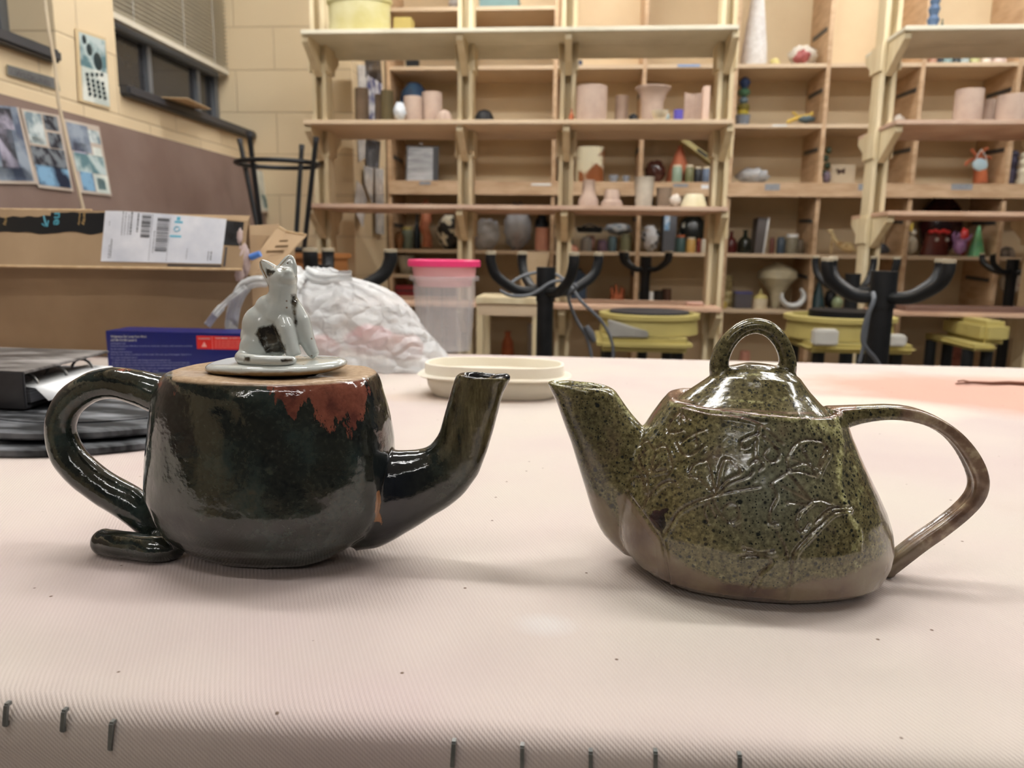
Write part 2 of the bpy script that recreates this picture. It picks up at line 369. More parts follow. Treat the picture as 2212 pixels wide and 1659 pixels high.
q = PZ(960, 860, TZ); base = mix(nt, mth(nt, 'MULTIPLY', spot(q.x, q.y, .14, .04, .4), .35), base, srgb(196, 170, 150))
vo = N(nt, 'ShaderNodeTexVoronoi', Scale=62); nt.links.new(v, vo.inputs['Vector'])
vs_ = ramp(nt, vo.outputs['Distance'], [(.04, (1, 1, 1)), (.075, (0, 0, 0))])
vc = nt.nodes.new('ShaderNodeSeparateColor'); nt.links.new(vo.outputs['Color'], vc.inputs[0])
base = mix(nt, mth(nt, 'MULTIPLY', vs_, mth(nt, 'GREATER_THAN', vc.outputs[0], .62)), base, srgb(112, 92, 78))
wv = N(nt, 'ShaderNodeTexWave', Scale=270, Distortion=.15, Detail=1, Detail__Scale=1); wv.bands_direction = 'DIAGONAL'
vr = coords(nt, (1, .45, 1)); nt.links.new(vr, wv.inputs['Vector'])
wv2 = N(nt, 'ShaderNodeTexWave', Scale=310); wv2.bands_direction = 'X'; nt.links.new(v, wv2.inputs['Vector'])
hh = mth(nt, 'ADD', mth(nt, 'MULTIPLY', wv.outputs['Fac'], 1), mth(nt, 'MULTIPLY', wv2.outputs['Fac'], .4))
base = mix(nt, mth(nt, 'MULTIPLY', wv.outputs['Fac'], .12), base, srgb(176, 156, 140))
nt.links.new(base, p.inputs['Base Color']); p.inputs['Roughness'].default_value = .85; p.inputs['Specular IOR Level'].default_value = .2
bump(nt, hh, p, .33, .0005)
tb = thing('work_table', 'long work table covered in stapled pinkish canvas under the teapots', 'table', (.3, .8, 0))
# canvas: profile swept along X, with sagging front
nx = 180; prof = []
mb = MB()
def edge(x, t):   # t index along profile
    w = .0018*noise.noise(Vector((x*5, 1.7, 0))); f0 = fy + .0015*noise.noise(Vector((x*3, 7, 1)))
    q = noise.noise(Vector((x*11, 3.3, t*.5)))
    pts = [(bk, TZ-.045), (bk, TZ-.006), (bk-.004, TZ-.001), (bk-.01, TZ), (f0+.02, TZ+w*.2), (f0+.009, TZ-.0006+w*.4), (f0+.0035, TZ-.003+w), (f0+.0003, TZ-.007+w), (f0-.0008, TZ-.013+w),
           (f0-.0008+.0012*q, TZ-.022), (f0-.0002+.002*q, TZ-.03), (f0-.0005+.0018*q, TZ-.037), (f0+.0014, TZ-.0435), (f0+.0006, TZ-.052), (f0+.001, TZ-.07)]
    return pts[t]
NP = 15; vs = []
for i in range(nx+1):
    x = TX0+(TX1-TX0)*i/nx
    for t in range(NP): y, z = edge(x, t); vs.append((x, y, z))
fs = [(i*NP+t, i*NP+t+1, (i+1)*NP+t+1, (i+1)*NP+t) for i in range(nx) for t in range(NP-1)]
mb.add(vs, fs); top = mb.build('canvas_cover', canvas, tb, smooth=2)
tf = M('table_wood', srgb(150, 112, 78), .6)
MB().box((TX0+.01, fy+.006, TZ-.07), (TX1-.01, bk-.003, TZ-.012)).build('table_board', tf, tb)
for x in (TX0+.1, TX1-.1):
    for y in (fy+.08, bk-.08): MB().box((x-.04, y-.04, 0), (x+.04, y+.04, TZ-.07)).build('leg', tf, tb)
# staples along the front edge
for i, (px, ya, yb_) in enumerate([(14, 1523, 1566), (138, 1537, 1578), (241, 1563, 1618), (980, 1605, 1654), (1128, 1614, 1659), (1276, 1627, 1668), (1416, 1627, 1668), (1598, 1634, 1675)]):
    a, b_ = PY(px, ya, fy-.0016), PY(px+(-3 if i < 4 else 0), yb_, fy-.0016); mb = MB()
    t_ = .0008; mb.obox((a+b_)/2, (t_, 0, 0), (0, t_, 0), (b_-a)/2)
    for e in (a, b_): mb.obox(e+Vector((0, .001, 0)), (t_, 0, 0), (0, .0012, 0), (0, 0, t_))
    mb.build('staple', stapm, tb)
# small crumbs, and a dry twig at the far corner
tw = MB(); tw.tube([PZ(x, y, TZ+.003) for x, y in ((2065, 829), (2100, 826), (2140, 828), (2180, 827), (2230, 830), (2290, 834))], [.0012, .002, .0025, .0028, .003, .002], 6)
tw.tube([PZ(2100, 826, TZ+.003), PZ(2080, 822, TZ+.004), PZ(2068, 824, TZ+.002)], .0012, 5)
tag(tw.build('twig', M('twig_bark', srgb(110, 66, 48), .9), smooth=True), 'thin reddish brown twig lying at the far corner of the canvas', 'twig')
# ================================================================== ceramic helpers
def fuse(mb, vox, it=4, f=.5):
    me = D.meshes.new('f'); me.from_pydata([tuple(p) for p in mb.v], [], mb.f)
    bm = bmesh.new(); bm.from_mesh(me); bmesh.ops.remove_doubles(bm, verts=bm.verts, dist=1e-6)
    bmesh.ops.recalc_face_normals(bm, faces=bm.faces); bm.to_mesh(me); bm.free()
    o = D.objects.new('f', me); C.objects.link(o)
    r = o.modifiers.new('r', 'REMESH'); r.mode = 'VOXEL'; r.voxel_size = vox
    if it: s = o.modifiers.new('s', 'SMOOTH'); s.iterations = it; s.factor = f
    bpy.context.view_layer.update(); e = D.meshes.new_from_object(o.evaluated_get(bpy.context.evaluated_depsgraph_get()))
    D.objects.remove(o); return e
def arr(me):
    n = len(me.vertices); co = np.empty(n*3); me.vertices.foreach_get('co', co)
    nr = np.empty(n*3); me.vertices.foreach_get('normal', nr); return co.reshape(n, 3), nr.reshape(n, 3)
def ptseg(P, pts):            # distance of Nx2 to a polyline
    d = np.full(len(P), 1e9)
    for a, b in zip(pts[:-1], pts[1:]):
        a = np.array(a, float); b = np.array(b, float); ab = b-a
        t = np.clip(((P-a)@ab)/max(ab@ab, 1e-9), 0, 1); d = np.minimum(d, np.linalg.norm(P-a-t[:, None]*ab, axis=1))
    return d
def inpoly(P, poly):
    c = np.zeros(len(P), bool); n = len(poly)
    for i in range(n):
        (x1, y1), (x2, y2) = poly[i], poly[(i+1) % n]
        if y1 == y2: continue
        c ^= ((y1 > P[:, 1]) != (y2 > P[:, 1])) & (P[:, 0] < (x2-x1)*(P[:, 1]-y1)/(y2-y1)+x1)
    return c
def sdist(P, poly):           # positive inside
    d = ptseg(P, list(poly)+[poly[0]]); return np.where(inpoly(P, poly), d, -d)
def fattr(me, name, val):
    a = me.attributes.new(name, 'FLOAT', 'POINT'); a.data.foreach_set('value', np.asarray(val, np.float32))
def split(me, masks, names, mts, parent, attrs):
    """share one glazed surface out between parts, keeping the joins smooth"""
    co, nr = arr(me); nl = len(me.loops); li = np.empty(nl, int); me.loops.foreach_get('vertex_index', li)
    faces = [tuple(p.vertices) for p in me.polygons]; fm = np.array([masks[f[0]] for f in faces]); out = []
    for k, nm in enumerate(names):
        ff = [f for f, q in zip(faces, fm) if q == k]
        used = np.unique(np.concatenate([np.array(f) for f in ff])); mp = {int(u): i for i, u in enumerate(used)}
        m2 = D.meshes.new(nm); m2.from_pydata((co[used]-np.array(ORG[parent.name])).tolist(), [], [tuple(mp[v] for v in f) for f in ff])
        for p in m2.polygons: p.use_smooth = True
        for a, v in attrs.items(): fattr(m2, a, v[used])
        m2.normals_split_custom_set_from_vertices(nr[used].tolist())
        m2.materials.append(mts[k]); o = D.objects.new(nm, m2); C.objects.link(o); o.parent = parent; ORG[o.name] = ORG[parent.name]; out.append(o)
    return out
def attrn(nt, name): a = nt.nodes.new('ShaderNodeAttribute'); a.attribute_name = name; return a.outputs['Fac']
def vnoise(co, s, seed=0): return np.array([noise.noise(Vector((p[0]*s+seed, p[1]*s, p[2]*s))) for p in co])
# ================================================================== teapot with the cat
LY = PZ(600, 1262, TZ).y + .045
def L(x, y, dy=0): return PY(x, y, LY)+Vector((0, dy, 0))
def lx(px, z, Y): # x on plane Y at height z for pixel column
    a = PY(px, 900, Y); b = PY(px, 1300, Y); return a.x+(b.x-a.x)*(z-a.z)/(b.z-a.z)
rows = [(0.0, 475, 690), (.0025, 444, 722), (.007, 418, 755), (.013, 396, 786), (.020, 374, 816), (.028, 361, 835), (.036, 351, 848)]
secs = [(TZ+z, lx(l, TZ+z, LY), lx(r, TZ+z, LY)) for z, l, r in rows]
for y, l, r in [(1060, 346, 851), (1000, 344, 850), (950, 346, 845), (900, 349, 836), (860, 353, 824), (830, 360, 815), (812, 370, 808), (803, 378, 801)]:
    a = L(l, y); b = L(r, y); secs.append(((a.z+b.z)/2, a.x, b.x))
def stack(secs, dr, Y, n=72, sq=2.3, topcap=True, tiltf=None, wob=.0):
    vs = []; m = len(secs)
    for j, s in enumerate(secs):
        z, a, b = s[:3]; k = s[3] if len(s) > 3 else dr; cx, hw = (a+b)/2, (b-a)/2
        for i in range(n):
            t = 2*PI*i/n; ca, sa = math.cos(t), math.sin(t); e = 2/sq
            x = cx+math.copysign(abs(ca)**e, ca)*hw; y = Y+math.copysign(abs(sa)**e, sa)*hw*k
            q = 1+wob*noise.noise(Vector((ca*1.5, sa*1.5, z*18)))
            x = cx+(x-cx)*q; y = Y+(y-Y)*q; zz = z+(tiltf(x, z) if tiltf else 0); vs.append((x, y, zz))
    fs = [(i*n+k, i*n+(k+1) % n, (i+1)*n+(k+1) % n, (i+1)*n+k) for i in range(m-1) for k in range(n)]
    return vs, fs+[tuple(range(n))[::-1], tuple((m-1)*n+k for k in range(n))]
s2 = []
zt = secs[-1][0]
for z, a, b in secs: s2.append((z, a, b, .72-.02*min(1, (z-TZ)/.06)))
zt, a, b = secs[-1]; w = b-a
s2 += [(zt+.0008, a+w*.012, b-w*.012, .70), (zt+.0004, a+w*.16, b-w*.16, .69), (zt-.0004, a+w*.27, b-w*.27, .66), (zt-.002, a+w*.28, b-w*.28, .66), (zt-.006, a+w*.3, b-w*.3, .66), (zt-.008, a+w*.33, b-w*.33, .66)]
s2.sort(key=lambda q: 0)
mb = MB(); mb.add(*stack(s2, .7, LY, sq=2.35, wob=.035))
# spout: sections given as (upper/left outline point, lower/right outline point)
sp = [((790, 985), (770, 1190)), ((830, 972), (826, 1180)), ((868, 972), (885, 1145)), ((900, 972), (930, 1116)), ((928, 964), (985, 1083)), ((944, 946), (1022, 1040)), ((955, 922), (1043, 1000)), ((963, 892), (1060, 950)), ((970, 862), (1074, 900)), ((977, 832), (1083, 862)), ((983, 812), (1091, 838)), ((990, 806), (1101, 816))]
A = spline([L(*a) for a, b in sp], 4); B = spline([L(*b) for a, b in sp], 4); kk = len(A); n = 32
def rng(a, b, dr): c = (a+b)/2; h = (b-a)/2; return [c+h*math.cos(2*PI*i/n)+Vector((0, h.length*dr*math.sin(2*PI*i/n), 0)) for i in range(n)]
rings = [rng(A[i], B[i], .62+.12*i/kk) for i in range(kk)]
a, b = A[-1], B[-1]; up = Vector((0, 0, 1)); rings += [rng(a.lerp(b, .05)+up*.001, b.lerp(a, .06)+up*.001, .7), rng(a.lerp(b, .14)-up*.001, b.lerp(a, .14)-up*.001, .66), rng(a.lerp(b, .2)-up*.008, b.lerp(a, .2)-up*.01, .6)]
vs = []
for q in rings: vs += q
mb.add(vs, [(i*n+k, i*n+(k+1) % n, (i+1)*n+(k+1) % n, (i+1)*n+k) for i in range(len(rings)-1) for k in range(n)]+[tuple(range(n))[::-1], tuple((len(rings)-1)*n+k for k in range(n))])
mb.tube([L(1060, 836), L(1082, 822), L(1100, 811)], [.006, .0052, .0016], 12)     # beak
hd = [(395, 868), (345, 852), (300, 838), (250, 829), (205, 834), (165, 856), (138, 892), (132, 935), (150, 985), (186, 1026), (230, 1058), (275, 1084), (312, 1116), (338, 1152), (350, 1180)]
hr = [44, 41, 37, 34, 33, 32, 31, 32, 34, 36, 37, 37, 34, 29, 27]
pxm = (L(600, 1000)-L(601, 1000)).length
P = spline([L(*q) for q in hd], 4); mb.tube(P, [q*pxm for q in sps(hr, 4)], 20)
cl = [(385, 1180, 24), (360, 1186, 26), (330, 1186, 28), (292, 1180, 29), (255, 1176, 29), (226, 1172, 27)]
P = spline([PZ(x, y, TZ+r*pxm*.97) for x, y, r in cl], 4); rr = sps([q[2] for q in cl], 4); mb.tube(P, [q*pxm for q in rr], 18)
mb.ball(P[-1], 28*pxm, 20)
mb.tube([L(345, 1130), L(352, 1165), PZ(352, 1184, TZ+26*pxm)], [26*pxm, 29*pxm, 27*pxm], 16)
zlow = min(v[2] for v in mb.v)
mb.v = [(x, y, max(z, TZ+.0003)) for x, y, z in mb.v]
me = fuse(mb, .0011, 7); co, nr = arr(me)
d = vnoise(co, 28, 3)*.0012+vnoise(co, 90, 9)*.0003
d[co[:, 2] < TZ+.002] = 0
co += nr*d[:, None]; co[:, 2] = np.maximum(co[:, 2], TZ+.0003); me.vertices.foreach_set('co', co.ravel()); me.update()
# three pads under the base edge
co, nr = arr(me); px = project(co)
red = sdist(px, [(545, 815), (575, 850), (600, 872), (632, 925), (648, 905), (662, 880), (676, 905), (690, 932), (715, 938), (738, 915), (760, 950), (775, 925), (790, 905), (805, 880), (806, 840), (798, 812), (770, 790), (500, 806)])/22
red = np.maximum(red, sdist(px, [(372, 830), (380, 815), (395, 806), (386, 835), (376, 856), (372, 890)])/16)
red = np.maximum(red, 1-np.abs(px[:, 0]-265)/26-np.abs(px[:, 1]-800)/7)
red = np.maximum(red, 1-np.abs(px[:, 0]-345)/12-np.abs(px[:, 1]-830)/18)
drip = np.maximum(sdist(px, [(812, 1062), (820, 1058), (824, 1080), (822, 1108), (830, 1128), (826, 1150), (818, 1130), (806, 1128), (810, 1090)])/8, sdist(px, [(540, 1258), (575, 1250), (625, 1256), (610, 1266), (560, 1266)])/7)
rim = np.clip((co[:, 2]-(zt-.0012))/.001, 0, 1)*np.clip((nr[:, 2]-.35)/.3, 0, 1)*(px[:, 0] < 830)*(px[:, 0] > 372)*(px[:, 1] < 850)
spo = np.clip((px[:, 0]-930)/90, 0, 1)*np.clip((1060-px[:, 1])/130, 0, 1)
blk = np.clip(1-np.abs(px[:, 0]-850)/90, 0, 1)
tip = np.clip((830-px[:, 1])/14, 0, 1)*(px[:, 0] > 960)
m, nt, p = newmat('dark_runny_glaze'); glz = m; v = coords(nt)
vst = coords(nt, (1, 1, .22))
nA = tnoise(nt, v, 28, 6, rough=.6); nB = tnoise(nt, vst, 240, 5, rough=.7); nC = tnoise(nt, v, 75, 5, rough=.65); nD = tnoise(nt, v, 420, 3)
g = ramp(nt, nA, [(.34, (.001, .001, .001)), (.46, (.004, .004, .003)), (.54, (.010, .017, .015)), (.62, (.028, .046, .042)), (.72, (.07, .055, .027))])
g2 = ramp(nt, nC, [(.35, (.004, .006, .005)), (.6, (.026, .028, .019)), (.75, (.06, .048, .024))]); g = mix(nt, .42, g, g2)
g = mix(nt, mth(nt, 'MULTIPLY', mth(nt, 'SUBTRACT', nD, .42, True), 1.4, True), g, (.05, .055, .04))
g = mix(nt, attrn(nt, 'black'), g, ramp(nt, nB, [(.4, (.002, .003, .006)), (.62, (.008, .010, .014)), (.8, (.04, .025, .012))]))
ol = ramp(nt, nB, [(.33, (.022, .017, .006)), (.5, (.085, .066, .026)), (.65, (.15, .125, .06)), (.8, (.24, .20, .11))])
g = mix(nt, mth(nt, 'MULTIPLY', attrn(nt, 'spout'), .95), g, ol)
tp_ = mth(nt, 'ADD', mth(nt, 'MULTIPLY', attrn(nt, 'tip'), 1.0), mth(nt, 'MULTIPLY', nC, -.9)); g = mix(nt, ramp(nt, tp_, [(.42, (0, 0, 0)), (.5, (1, 1, 1))]), g, (.003, .004, .007))
rr_ = mth(nt, 'ADD', attrn(nt, 'red'), mth(nt, 'MULTIPLY', mth(nt, 'SUBTRACT', nB, .5), 4.5))
rm = ramp(nt, rr_, [(.40, (0, 0, 0)), (.52, (1, 1, 1))])
rc = ramp(nt, nC, [(.35, (.085, .024, .017)), (.5, (.165, .050, .030)), (.7, (.23, .075, .044))])
g = mix(nt, rm, g, rc)
dr_ = mth(nt, 'ADD', attrn(nt, 'drip'), mth(nt, 'MULTIPLY', mth(nt, 'SUBTRACT', nC, .5), 2))
g = mix(nt, ramp(nt, dr_, [(.1, (0, 0, 0)), (.4, (1, 1, 1))]), g, (.30, .13, .05))
rc2 = ramp(nt, tnoise(nt, v, 300, 3), [(.35, (.30, .19, .10)), (.65, (.42, .29, .17))])
rimf = attrn(nt, 'rim'); g = mix(nt, rimf, g, rc2)
nt.links.new(g, p.inputs['Base Color'])
nt.links.new(mth(nt, 'ADD', mth(nt, 'MULTIPLY', rimf, .6), .07), p.inputs['Roughness']); p.inputs['Specular IOR Level'].default_value = .55
bump(nt, mth(nt, 'ADD', tnoise(nt, v, 55, 3), mth(nt, 'MULTIPLY', nC, .35)), p, .5, .002); p.inputs['Coat Weight'].default_value = .4; p.inputs['Coat Roughness'].default_value = .04
lt = thing('teapot', 'dark green and red glazed teapot with a small white cat on its lid', 'teapot', (L(600, 1200).x, LY, TZ))
mk = np.zeros(len(co), int); mk[(px[:, 0] > 842) & (px[:, 1] < 1190)] = 1; mk[(px[:, 0] < 352) | ((px[:, 0] < 372) & (px[:, 1] > 1160) & (px[:, 1] < 1235) & (co[:, 2] < TZ+.03))] = 2
# keep the split to one clean side of the handle
split(me, mk, ['body', 'spout', 'handle'], [glz]*3, lt, dict(red=red, drip=drip, rim=rim, spout=spo, black=blk, tip=tip))
# ---- lid: wobbly white disc with the seated cat
lc = L(600, 792); lw = (L(748, 790).x-L(450, 790).x)/2; lzz = zt+.0008
vs, n = [], 64; prof = [(.01, 0), (.7, 0), (.93, .0008), (1, .0026), (.985, .0048), (.9, .0062), (.6, .0068), (.01, .007)]
for r_, z in prof:
    for k in range(n):
        a = 2*PI*k/n; q = 1+.03*noise.noise(Vector((math.cos(a)*2, math.sin(a)*2, 5)))
        x = math.cos(a)*lw*r_*q; y = math.sin(a)*lw*r_*q*.68
        vs.append((lc.x+x, LY-.002+y, lzz+z*1.05+x*.035+.0011*max(0, r_-.5)*math.sin(3*a+1)+.0002))
m = len(prof); mb = MB(); mb.add(vs, [(i*n+k, i*n+(k+1) % n, (i+1)*n+(k+1) % n, (i+1)*n+k) for i in range(m-1) for k in range(n)]+[tuple(range(n))[::-1], tuple((m-1)*n+k for k in range(n))])
mb.lathe([(lw*.40, -.005), (lw*.42, .003)], (lc.x, LY, lzz), 48, sy=.66)
def catm(name, spots):
    m, nt, p = newmat(name); v = coords(nt); nn = tnoise(nt, v, 60, 4); g = ramp(nt, nn, [(.3, (.50, .53, .50)), (.7, (.60, .62, .59))])
    vo = N(nt, 'ShaderNodeTexVoronoi', Scale=240); nt.links.new(v, vo.inputs['Vector']); vc = nt.nodes.new('ShaderNodeSeparateColor'); nt.links.new(vo.outputs['Color'], vc.inputs[0])
    g = mix(nt, mth(nt, 'MULTIPLY', ramp(nt, vo.outputs['Distance'], [(.06, (1, 1, 1)), (.2, (0, 0, 0))]), mth(nt, 'GREATER_THAN', vc.outputs[0], .8)), g, (.16, .08, .035))
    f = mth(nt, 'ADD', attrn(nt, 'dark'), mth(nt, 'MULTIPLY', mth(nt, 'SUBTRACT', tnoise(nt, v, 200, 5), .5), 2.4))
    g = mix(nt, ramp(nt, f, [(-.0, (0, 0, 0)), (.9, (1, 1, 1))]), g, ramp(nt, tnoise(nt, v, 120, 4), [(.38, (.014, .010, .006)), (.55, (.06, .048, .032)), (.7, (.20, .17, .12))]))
    e = mth(nt, 'ADD', attrn(nt, 'edge'), mth(nt, 'MULTIPLY', mth(nt, 'SUBTRACT', nn, .5), 1.2)); g = mix(nt, ramp(nt, e, [(.3, (0, 0, 0)), (.8, (1, 1, 1))]), g, (.22, .14, .06))
    nt.links.new(g, p.inputs['Base Color']); p.inputs['Roughness'].default_value = .1; p.inputs['Coat Weight'].default_value = .6; p.inputs['Coat Roughness'].default_value = .04
    bump(nt, tnoise(nt, v, 90, 3), p, .2, .001); return m
catmat = catm('speckled_white_glaze', 1)
me = fuse(mb, .0009, 5); co, nr = arr(me); px = project(co)
edg = np.clip(1.1-(co[:, 2]-(lzz+.002)-(co[:, 0]-lc.x)*.035)/.0028, -1, 1)*(nr[:, 2] < .5)
rr_ = split(me, np.zeros(len(co), int), ['lid'], [catmat], lt, dict(dark=np.full(len(co), -1.0), edge=edg)); lid = rr_[0]
CYp = LY-.004; CS = pxm
def Q(x, y, dy=0): return PY(x, y, CYp)+Vector((0, dy*CS, 0))
mb = MB()
def bl_(x, y, rx, ry, rz, dy=0, ang=0): mb.ball(Q(x, y, dy), (rx*CS, ry*CS, rz*CS), 24, rot=Matrix.Rotation(R(ang), 3, 'Y'))
bl_(578, 728, 49, 36, 48); bl_(590, 695, 40, 31, 44, 0, 8); bl_(608, 665, 30, 25, 34); bl_(566, 745, 38, 38, 26)
mb.tube([Q(600, 690), Q(611, 655), Q(611, 632), Q(612, 615)], [34*CS, 28*CS, 27*CS, 28*CS], 20)
bl_(612, 603, 28, 27, 27); bl_(620, 598, 22, 20, 15, -10, 18); bl_(628, 588, 10, 12, 9, -16)
# ears
for tip_, c0, w_ in (((561, 562, 2), (588, 592, 2), 15), ((628, 550, 2), (620, 582, 2), 16)):
    a, b_ = Q(*c0), Q(*tip_); mb.tube([a, a.lerp(b_, .35), a.lerp(b_, .75), b_], [w_*1.35*CS, w_*1.1*CS, w_*.75*CS, 4.6*CS], 16, flat=.55)
mb.tube([Q(598, 590), Q(572, 577), Q(563, 566)], [12*CS, 9*CS, 3*CS], 12, flat=.6)
mb.tube([Q(632, 600), Q(636, 575), Q(632, 554)], [7*CS, 6*CS, 3*CS], 12, flat=.7)
mb.tube([Q(598, 618), Q(588, 598), Q(574, 578), Q(564, 566)], [17*CS, 15*CS, 9*CS, 4*CS], 14, flat=.75)
mb.tube([Q(624, 612), Q(628, 590), Q(632, 570), Q(630, 554)], [15*CS, 13*CS, 9*CS, 4*CS], 14, flat=.75)
bl_(571, 706, 46, 34, 46); bl_(566, 728, 44, 32, 44); bl_(582, 668, 30, 26, 30); bl_(618, 668, 26, 26, 34); bl_(600, 648, 24, 24, 22); bl_(588, 678, 34, 28, 34); bl_(630, 706, 22, 22, 44, 4, -10)
# legs
mb.tube([Q(600, 656, -4), Q(625, 706, -22), Q(640, 748, -27), Q(648, 766, -28)], [12*CS, 19*CS, 16*CS, 15*CS], 14)
mb.tube([Q(620, 638, 2), Q(648, 692, 2), Q(664, 738, 0), Q(676, 760, -2), Q(684, 768, -4)], [14*CS, 20*CS, 16*CS, 13*CS, 10*CS], 14)
bl_(560, 750, 32, 18, 32, -22)
mb.v = [(x, y, max(z, lzz+.0075)) for x, y, z in mb.v]
# tail wrapped in front
tl = [(536, 756, 8), (520, 770, -8), (532, 776, -38), (575, 779, -52), (620, 779, -50), (638, 777, -44)]
mb.tube(spline([PZ(x, y, lzz+.0098) if d < 0 else Q(x, y, d) for x, y, d in tl], 6), [q*CS for q in sps([8, 12, 12, 11, 10, 7], 6)], 14)
me = fuse(mb, .0007, 13); co, nr = arr(me); px = project(co)
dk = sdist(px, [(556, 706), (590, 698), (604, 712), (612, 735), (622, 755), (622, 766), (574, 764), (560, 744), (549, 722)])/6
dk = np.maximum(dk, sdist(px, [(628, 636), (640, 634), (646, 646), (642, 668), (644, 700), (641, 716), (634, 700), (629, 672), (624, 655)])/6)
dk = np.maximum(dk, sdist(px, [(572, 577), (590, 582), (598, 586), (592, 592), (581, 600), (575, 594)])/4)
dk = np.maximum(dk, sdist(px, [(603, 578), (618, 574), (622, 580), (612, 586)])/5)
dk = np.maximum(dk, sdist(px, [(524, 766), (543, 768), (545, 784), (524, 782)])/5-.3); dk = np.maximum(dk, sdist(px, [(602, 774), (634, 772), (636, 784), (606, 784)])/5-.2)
eg = np.maximum(.9-ptseg(px, [(561, 562), (566, 580), (576, 600)])/4, .9-ptseg(px, [(561, 561), (578, 568), (596, 580)])/3.5); eg = np.maximum(eg, .9-ptseg(px, [(604, 575), (618, 560), (628, 550), (637, 556)])/3.5)
split(me, np.zeros(len(co), int), ['cat_knob'], [catmat], lid, dict(dark=np.clip(dk, -1, 1), edge=np.clip(eg, -1, 1)))
# ================================================================== olive teapot
RY = PZ(1640, 1312, TZ).y + .052
def G_(x, y, dy=0): return PY(x, y, RY)+Vector((0, dy, 0))
pm = (G_(1600, 1000)-G_(1601, 1000)).length
rows = [(0.0, 1430, 1830), (.0025, 1398, 1862), (.008, 1362, 1893), (.016, 1343, 1908)]
secs = [(TZ+z, lx(l, TZ+z, RY), lx(r, TZ+z, RY)) for z, l, r in rows]
for y, l, r in [(1150, 1334, 1915), (1110, 1332, 1912), (1070, 1338, 1903), (1030, 1348, 1887), (990, 1363, 1868), (950, 1385, 1848), (915, 1408, 1832), (890, 1425, 1822), (872, 1440, 1812)]:
    a = G_(l, y); b = G_(r, y); secs.append(((a.z+b.z)/2, a.x, b.x))
zt2, a, b = secs[-1]; w = b-a; cx2 = (a+b)/2
secs += [(zt2+.0012, a+w*.012, b-w*.012), (zt2+.0005, a+w*.04, b-w*.04), (zt2-.001, a+w*.07, b-w*.07), (zt2-.007, a+w*.075, b-w*.075), (zt2-.009, a+w*.12, b-w*.12)]
tl_ = lambda x, z: -(x-cx2)*.075*max(0, min(1, (z-TZ-.03)/.06))
mb = MB(); mb.add(*stack([s+(.80,) for s in secs], .8, RY, sq=2.2, wob=.03, tiltf=tl_))
sp = [((1345, 1190), (1480, 1190)), ((1305, 1150), (1480, 1150)), ((1282, 1105), (1480, 1105)), ((1262, 1050), (1475, 1050)), ((1246, 1000), (1450, 1000)), ((1234, 955), (1422, 960)), ((1222, 920), (1392, 924)), ((1212, 890), (1366, 896)), ((1203, 866), (1345, 868)), ((1190, 842), (1330, 846)), ((1182, 826), (1318, 838))]
vs = []; n = 40; A = spline([G_(*a) for a, b in sp], 3); B = spline([G_(*b) for a, b in sp], 3)
kk = len(A)
def ring(a, b, dr): c = (a+b)/2; h = (b-a)/2; return [c+h*math.cos(2*PI*i/n)+Vector((0, h.length*dr*math.sin(2*PI*i/n), 0)) for i in range(n)]
rings = [ring(A[i], B[i], .72-.1*i/kk) for i in range(kk)]
a, b = A[-1], B[-1]; up = Vector((0, 0, 1))
rings += [ring(a.lerp(b, .05)+up*.0012, b.lerp(a, .05)+up*.0006, .58), ring(a.lerp(b, .12)-up*.0005, b.lerp(a, .12)-up*.001, .52), ring(a.lerp(b, .18)-up*.008, b.lerp(a, .14)-up*.008, .5), ring(a.lerp(b, .3)-up*.014, b.lerp(a, .2)-up*.014, .45)]
for q in rings: vs += q
mb.add(vs, [(i*n+k, i*n+(k+1) % n, (i+1)*n+(k+1) % n, (i+1)*n+k) for i in range(len(rings)-1) for k in range(n)]+[tuple(range(n))[::-1], tuple((len(rings)-1)*n+k for k in range(n))])
# strap handle with a groove
hd = [(1790, 905), (1825, 898), (1870, 892), (1920, 890), (1970, 896), (2020, 914), (2062, 944), (2096, 990), (2113, 1035), (2106, 1070), (2076, 1104), (2030, 1140), (1985, 1172), (1945, 1204), (1915, 1232), (1892, 1255), (1880, 1268)]
hr = [30, 24, 19, 17, 17, 17, 17.5, 18, 18.5, 19, 19, 19, 19, 19, 17, 12, 7]
P = spline([G_(*q) for q in hd], 5); rr = [q*pm for q in sps(hr, 5)]; m = len(P); vs = []
sec = [(-1.25, -.75), (-1.35, 0), (-1.25, .75), (-.75, 1), (-.35, .72), (.0, .62), (.35, .72), (.75, 1), (1.25, .75), (1.35, 0), (1.25, -.75), (.75, -.95), (0, -1), (-.75, -.95)]
for i in range(m):
    t = (P[min(i+1, m-1)]-P[max(i-1, 0)]).normalized(); u = Vector((0, 1, 0)); u = (u-t*u.dot(t)).normalized(); w_ = t.cross(u)
    if w_.z < 0 and i == 0: pass
    for a, b in sec: vs.append(P[i]+u*a*rr[i]*.95-w_*b*rr[i]*.92)
k_ = len(sec); mb.add(vs, [(i*k_+k, i*k_+(k+1) % k_, (i+1)*k_+(k+1) % k_, (i+1)*k_+k) for i in range(m-1) for k in range(k_)]+[tuple(range(k_))[::-1], tuple((m-1)*k_+k for k in range(k_))])
mb.v = [(x, y, max(z, TZ+.0003)) for x, y, z in mb.v]
me = fuse(mb, .0009, 6); co, nr = arr(me); px = project(co)
